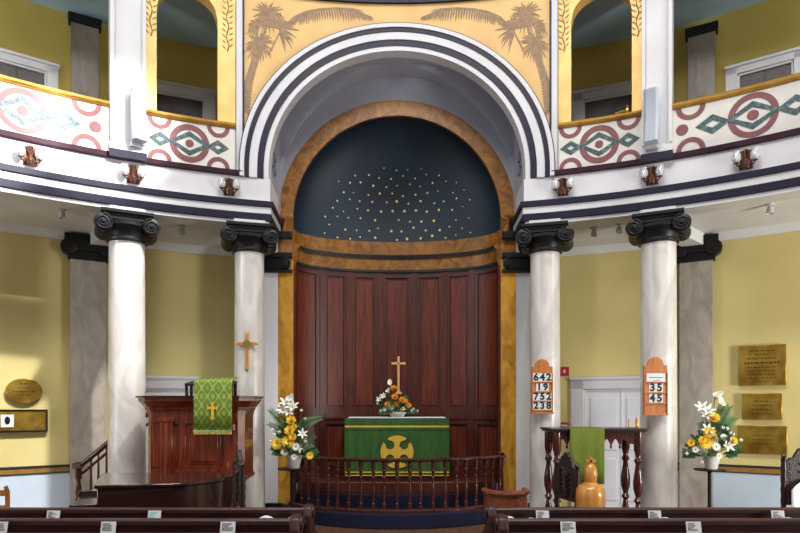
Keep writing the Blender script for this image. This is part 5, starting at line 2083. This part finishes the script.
for px, lb, tl in ((57, 'small printed white card on the farther pew, nearest the frame edge of the pulpit side', 0), (157, 'small printed card with pale teal print on the farther pew, below the piano', 1),
                   (541, 'small printed white card on the farther pew, below the marble column with four hymn numbers', 0), (652, 'small printed white card on the farther pew, below the 35 and 45 hymn board column', 0),
                   (774, 'small printed white card on the farther pew, below the brass plaques', 0)):
    pew_card(lb, px, Y1, T1, 0.072, 0.098, tl)
for px, lb in ((5, 'small printed card on the nearer pew, cut by the frame corner'), (112, 'small printed card on the nearer pew, below the piano'), (230, 'small printed card on the nearer pew, below the green pulpit cloth'),
               (566, 'small printed card on the nearer pew, below the honey wood piece'), (690, 'small printed card on the nearer pew, below the tall flowers')):
    pew_card(lb, px, Y2, T2, 0.075, 0.094)


def leaflet(name, label, px, Y, top, w_, d_, m_, lift=0.0, bow=0.0, rz=0.0):
    x = (px - CX) * Y / F
    o = MB()
    vs, fs = [], []
    n = 8
    for i in range(n + 1):
        u = -1 + 2 * i / n
        z = 0.003 + bow * (1 - u * u)
        for y in (-d_ / 2, d_ / 2):
            vs += [(u * w_ / 2, y, 0.0), (u * w_ / 2, y, z + 0.002)]
    for i in range(n):
        q = 4 * i
        fs += [(q, q + 4, q + 6, q + 2), (q + 1, q + 3, q + 7, q + 5), (q, q + 1, q + 5, q + 4), (q + 2, q + 6, q + 7, q + 3)]
    fs += [(0, 2, 3, 1), (4 * n, 4 * n + 1, 4 * n + 3, 4 * n + 2)]
    ob = o.add(vs, fs).build(name, m_)
    ob.location = (x, Y - 0.066, top - 0.0815 + lift)
    ob.rotation_euler = (0, 0, rz)
    return tag(ob, label, 'paper', 'papers lying on the pew ledge')


leaflet('folded_paper', 'white folded paper on the farther pew, second from the aisle end', 267, Y1, T1, 0.12, 0.09, M_PAPER, bow=0.025)
leaflet('folded_paper', 'white folded paper on the farther pew, right at its aisle end', 295, Y1, T1, 0.11, 0.09, M_PAPER, bow=0.026)
leaflet('folded_paper', 'white folded paper at the aisle end of the hymn board side pew', 507.5, Y1, T1, 0.11, 0.09, M_PAPER, bow=0.02)
leaflet('folded_paper', 'flat white paper beside the first card on the hymn board side pew', 530, Y1, T1, 0.085, 0.09, M_PAPER, bow=0.008)
leaflet('leaflet', 'blue leaflet on the pew in front of the table, nearer the card', 554, Y1, T1, 0.07, 0.09, M_BLUEPAPER, bow=0.004)
leaflet('leaflet', 'blue leaflet on the pew below the honey wood piece', 573, Y1, T1, 0.09, 0.09, M_BLUEPAPER, bow=0.006)
leaflet('folded_paper', 'white paper right of the card below the 35 and 45 board', 664, Y1, T1, 0.075, 0.09, M_PAPER, bow=0.012)
leaflet('leaflet', 'thin blue leaflet right of the card below the 35 and 45 board', 676, Y1, T1, 0.07, 0.09, M_BLUEPAPER, bow=0.004)
leaflet('folded_paper', 'white paper right of the card below the brass plaques', 786, Y1, T1, 0.08, 0.09, M_PAPER, bow=0.01)
leaflet('leaflet', 'blue leaflet at the far end by the carved chair', 796, Y1, T1, 0.05, 0.09, M_BLUEPAPER, bow=0.004)

# ------------------------------------------------------------------ light
wd = bpy.data.worlds.new('daylight')
SC.world = wd
wd.use_nodes = True
bg = wd.node_tree.nodes['Background']
bg.inputs['Color'].default_value = (0.93, 0.96, 1.0, 1)
bg.inputs['Strength'].default_value = 0.14


def area(name, loc, aim, sx, sy, power, color=(1, 1, 1), spread=180):
    l = bpy.data.lights.new(name, 'AREA')
    l.shape = 'RECTANGLE'
    l.size, l.size_y = sx, sy
    l.energy = power
    l.color = color
    l.spread = radians(spread)
    o = bpy.data.objects.new(name, l)
    COL.objects.link(o)
    o.location = loc
    o.rotation_euler = (Vector(aim) - Vector(loc)).to_track_quat('-Z', 'Y').to_euler()
    return o


def spot(name, loc, aim, power, deg, blend=0.3, size=0.3, color=(1, 1, 1)):
    l = bpy.data.lights.new(name, 'SPOT')
    l.energy = power
    l.spot_size = radians(deg)
    l.spot_blend = blend
    l.shadow_soft_size = size
    l.color = color
    o = bpy.data.objects.new(name, l)
    COL.objects.link(o)
    o.location = loc
    o.rotation_euler = (Vector(aim) - Vector(loc)).to_track_quat('-Z', 'Y').to_euler()
    return o


area('west_window_light', (0, -7.5, 6.5), (0, 8, 4.0), 6, 3.5, 80, (1.0, 0.97, 0.93))
area('lantern_light', (0, 0.7, 11.0), (0, 1.2, 0), 4, 4, 800, (1.0, 0.98, 0.95))
area('left_high_fill_light', (-5.0, 0.0, 16.0), (3.5, 7.0, 3.4), 3, 3, 420, (1.0, 0.98, 0.96))  # unseen fill lamp, added high above for steep light on the walls
area('right_high_fill_light', (5.0, 0.0, 16.0), (-3.5, 7.0, 3.4), 3, 3, 700, (1.0, 0.98, 0.96))  # unseen lamp added opposite, high so only the lower left wall catches it
area('left_gallery_side_light', (-7.3, 3.6, 5.0), (-3.5, 9.0, 7.0), 1.0, 1.0, 170, (0.8, 0.9, 1.0))
area('right_gallery_side_light', (7.3, 3.6, 5.0), (3.5, 9.0, 7.0), 1.0, 1.0, 100, (0.88, 0.94, 1.0))
area('left_aisle_fill_light', (-8.3, 2.5, 1.5), (-4.8, 9.0, 3.2), 1.6, 1.6, 90, (1.0, 0.98, 0.94))  # unseen fill lamp added to brighten the left aisle wall and soffit
area('right_aisle_fill_light', (8.3, 2.5, 1.5), (4.5, 9.0, 3.0), 1.6, 2.0, 430, (1.0, 0.98, 0.94))  # added fill lamp, out of view, lifting the right aisle wall and soffit
spot('sun_patch_light', (6.5, -0.5, 10.5), (-4.75, 6.7, 5.0), 38000, 8.0, 0.35, 0.12, (1.0, 0.98, 0.95))
spot('sun_patch_light', (6.0, 0.0, 10.5), (-3.6, 7.4, 5.05), 20000, 7.4, 0.5, 0.12, (1.0, 0.98, 0.95))
spot('low_sun_patch_light', (6.5, -0.5, 17.0), (-5.6, 8.1, 0.7), 26000, 8.6, 0.4, 0.4, (1.0, 0.98, 0.96))

SC.view_settings.view_transform = 'Standard'
SC.view_settings.look = 'None'
SC.view_settings.gamma = 1.0
SC.view_settings.use_curve_mapping = False
SC.view_settings.exposure = 0.0
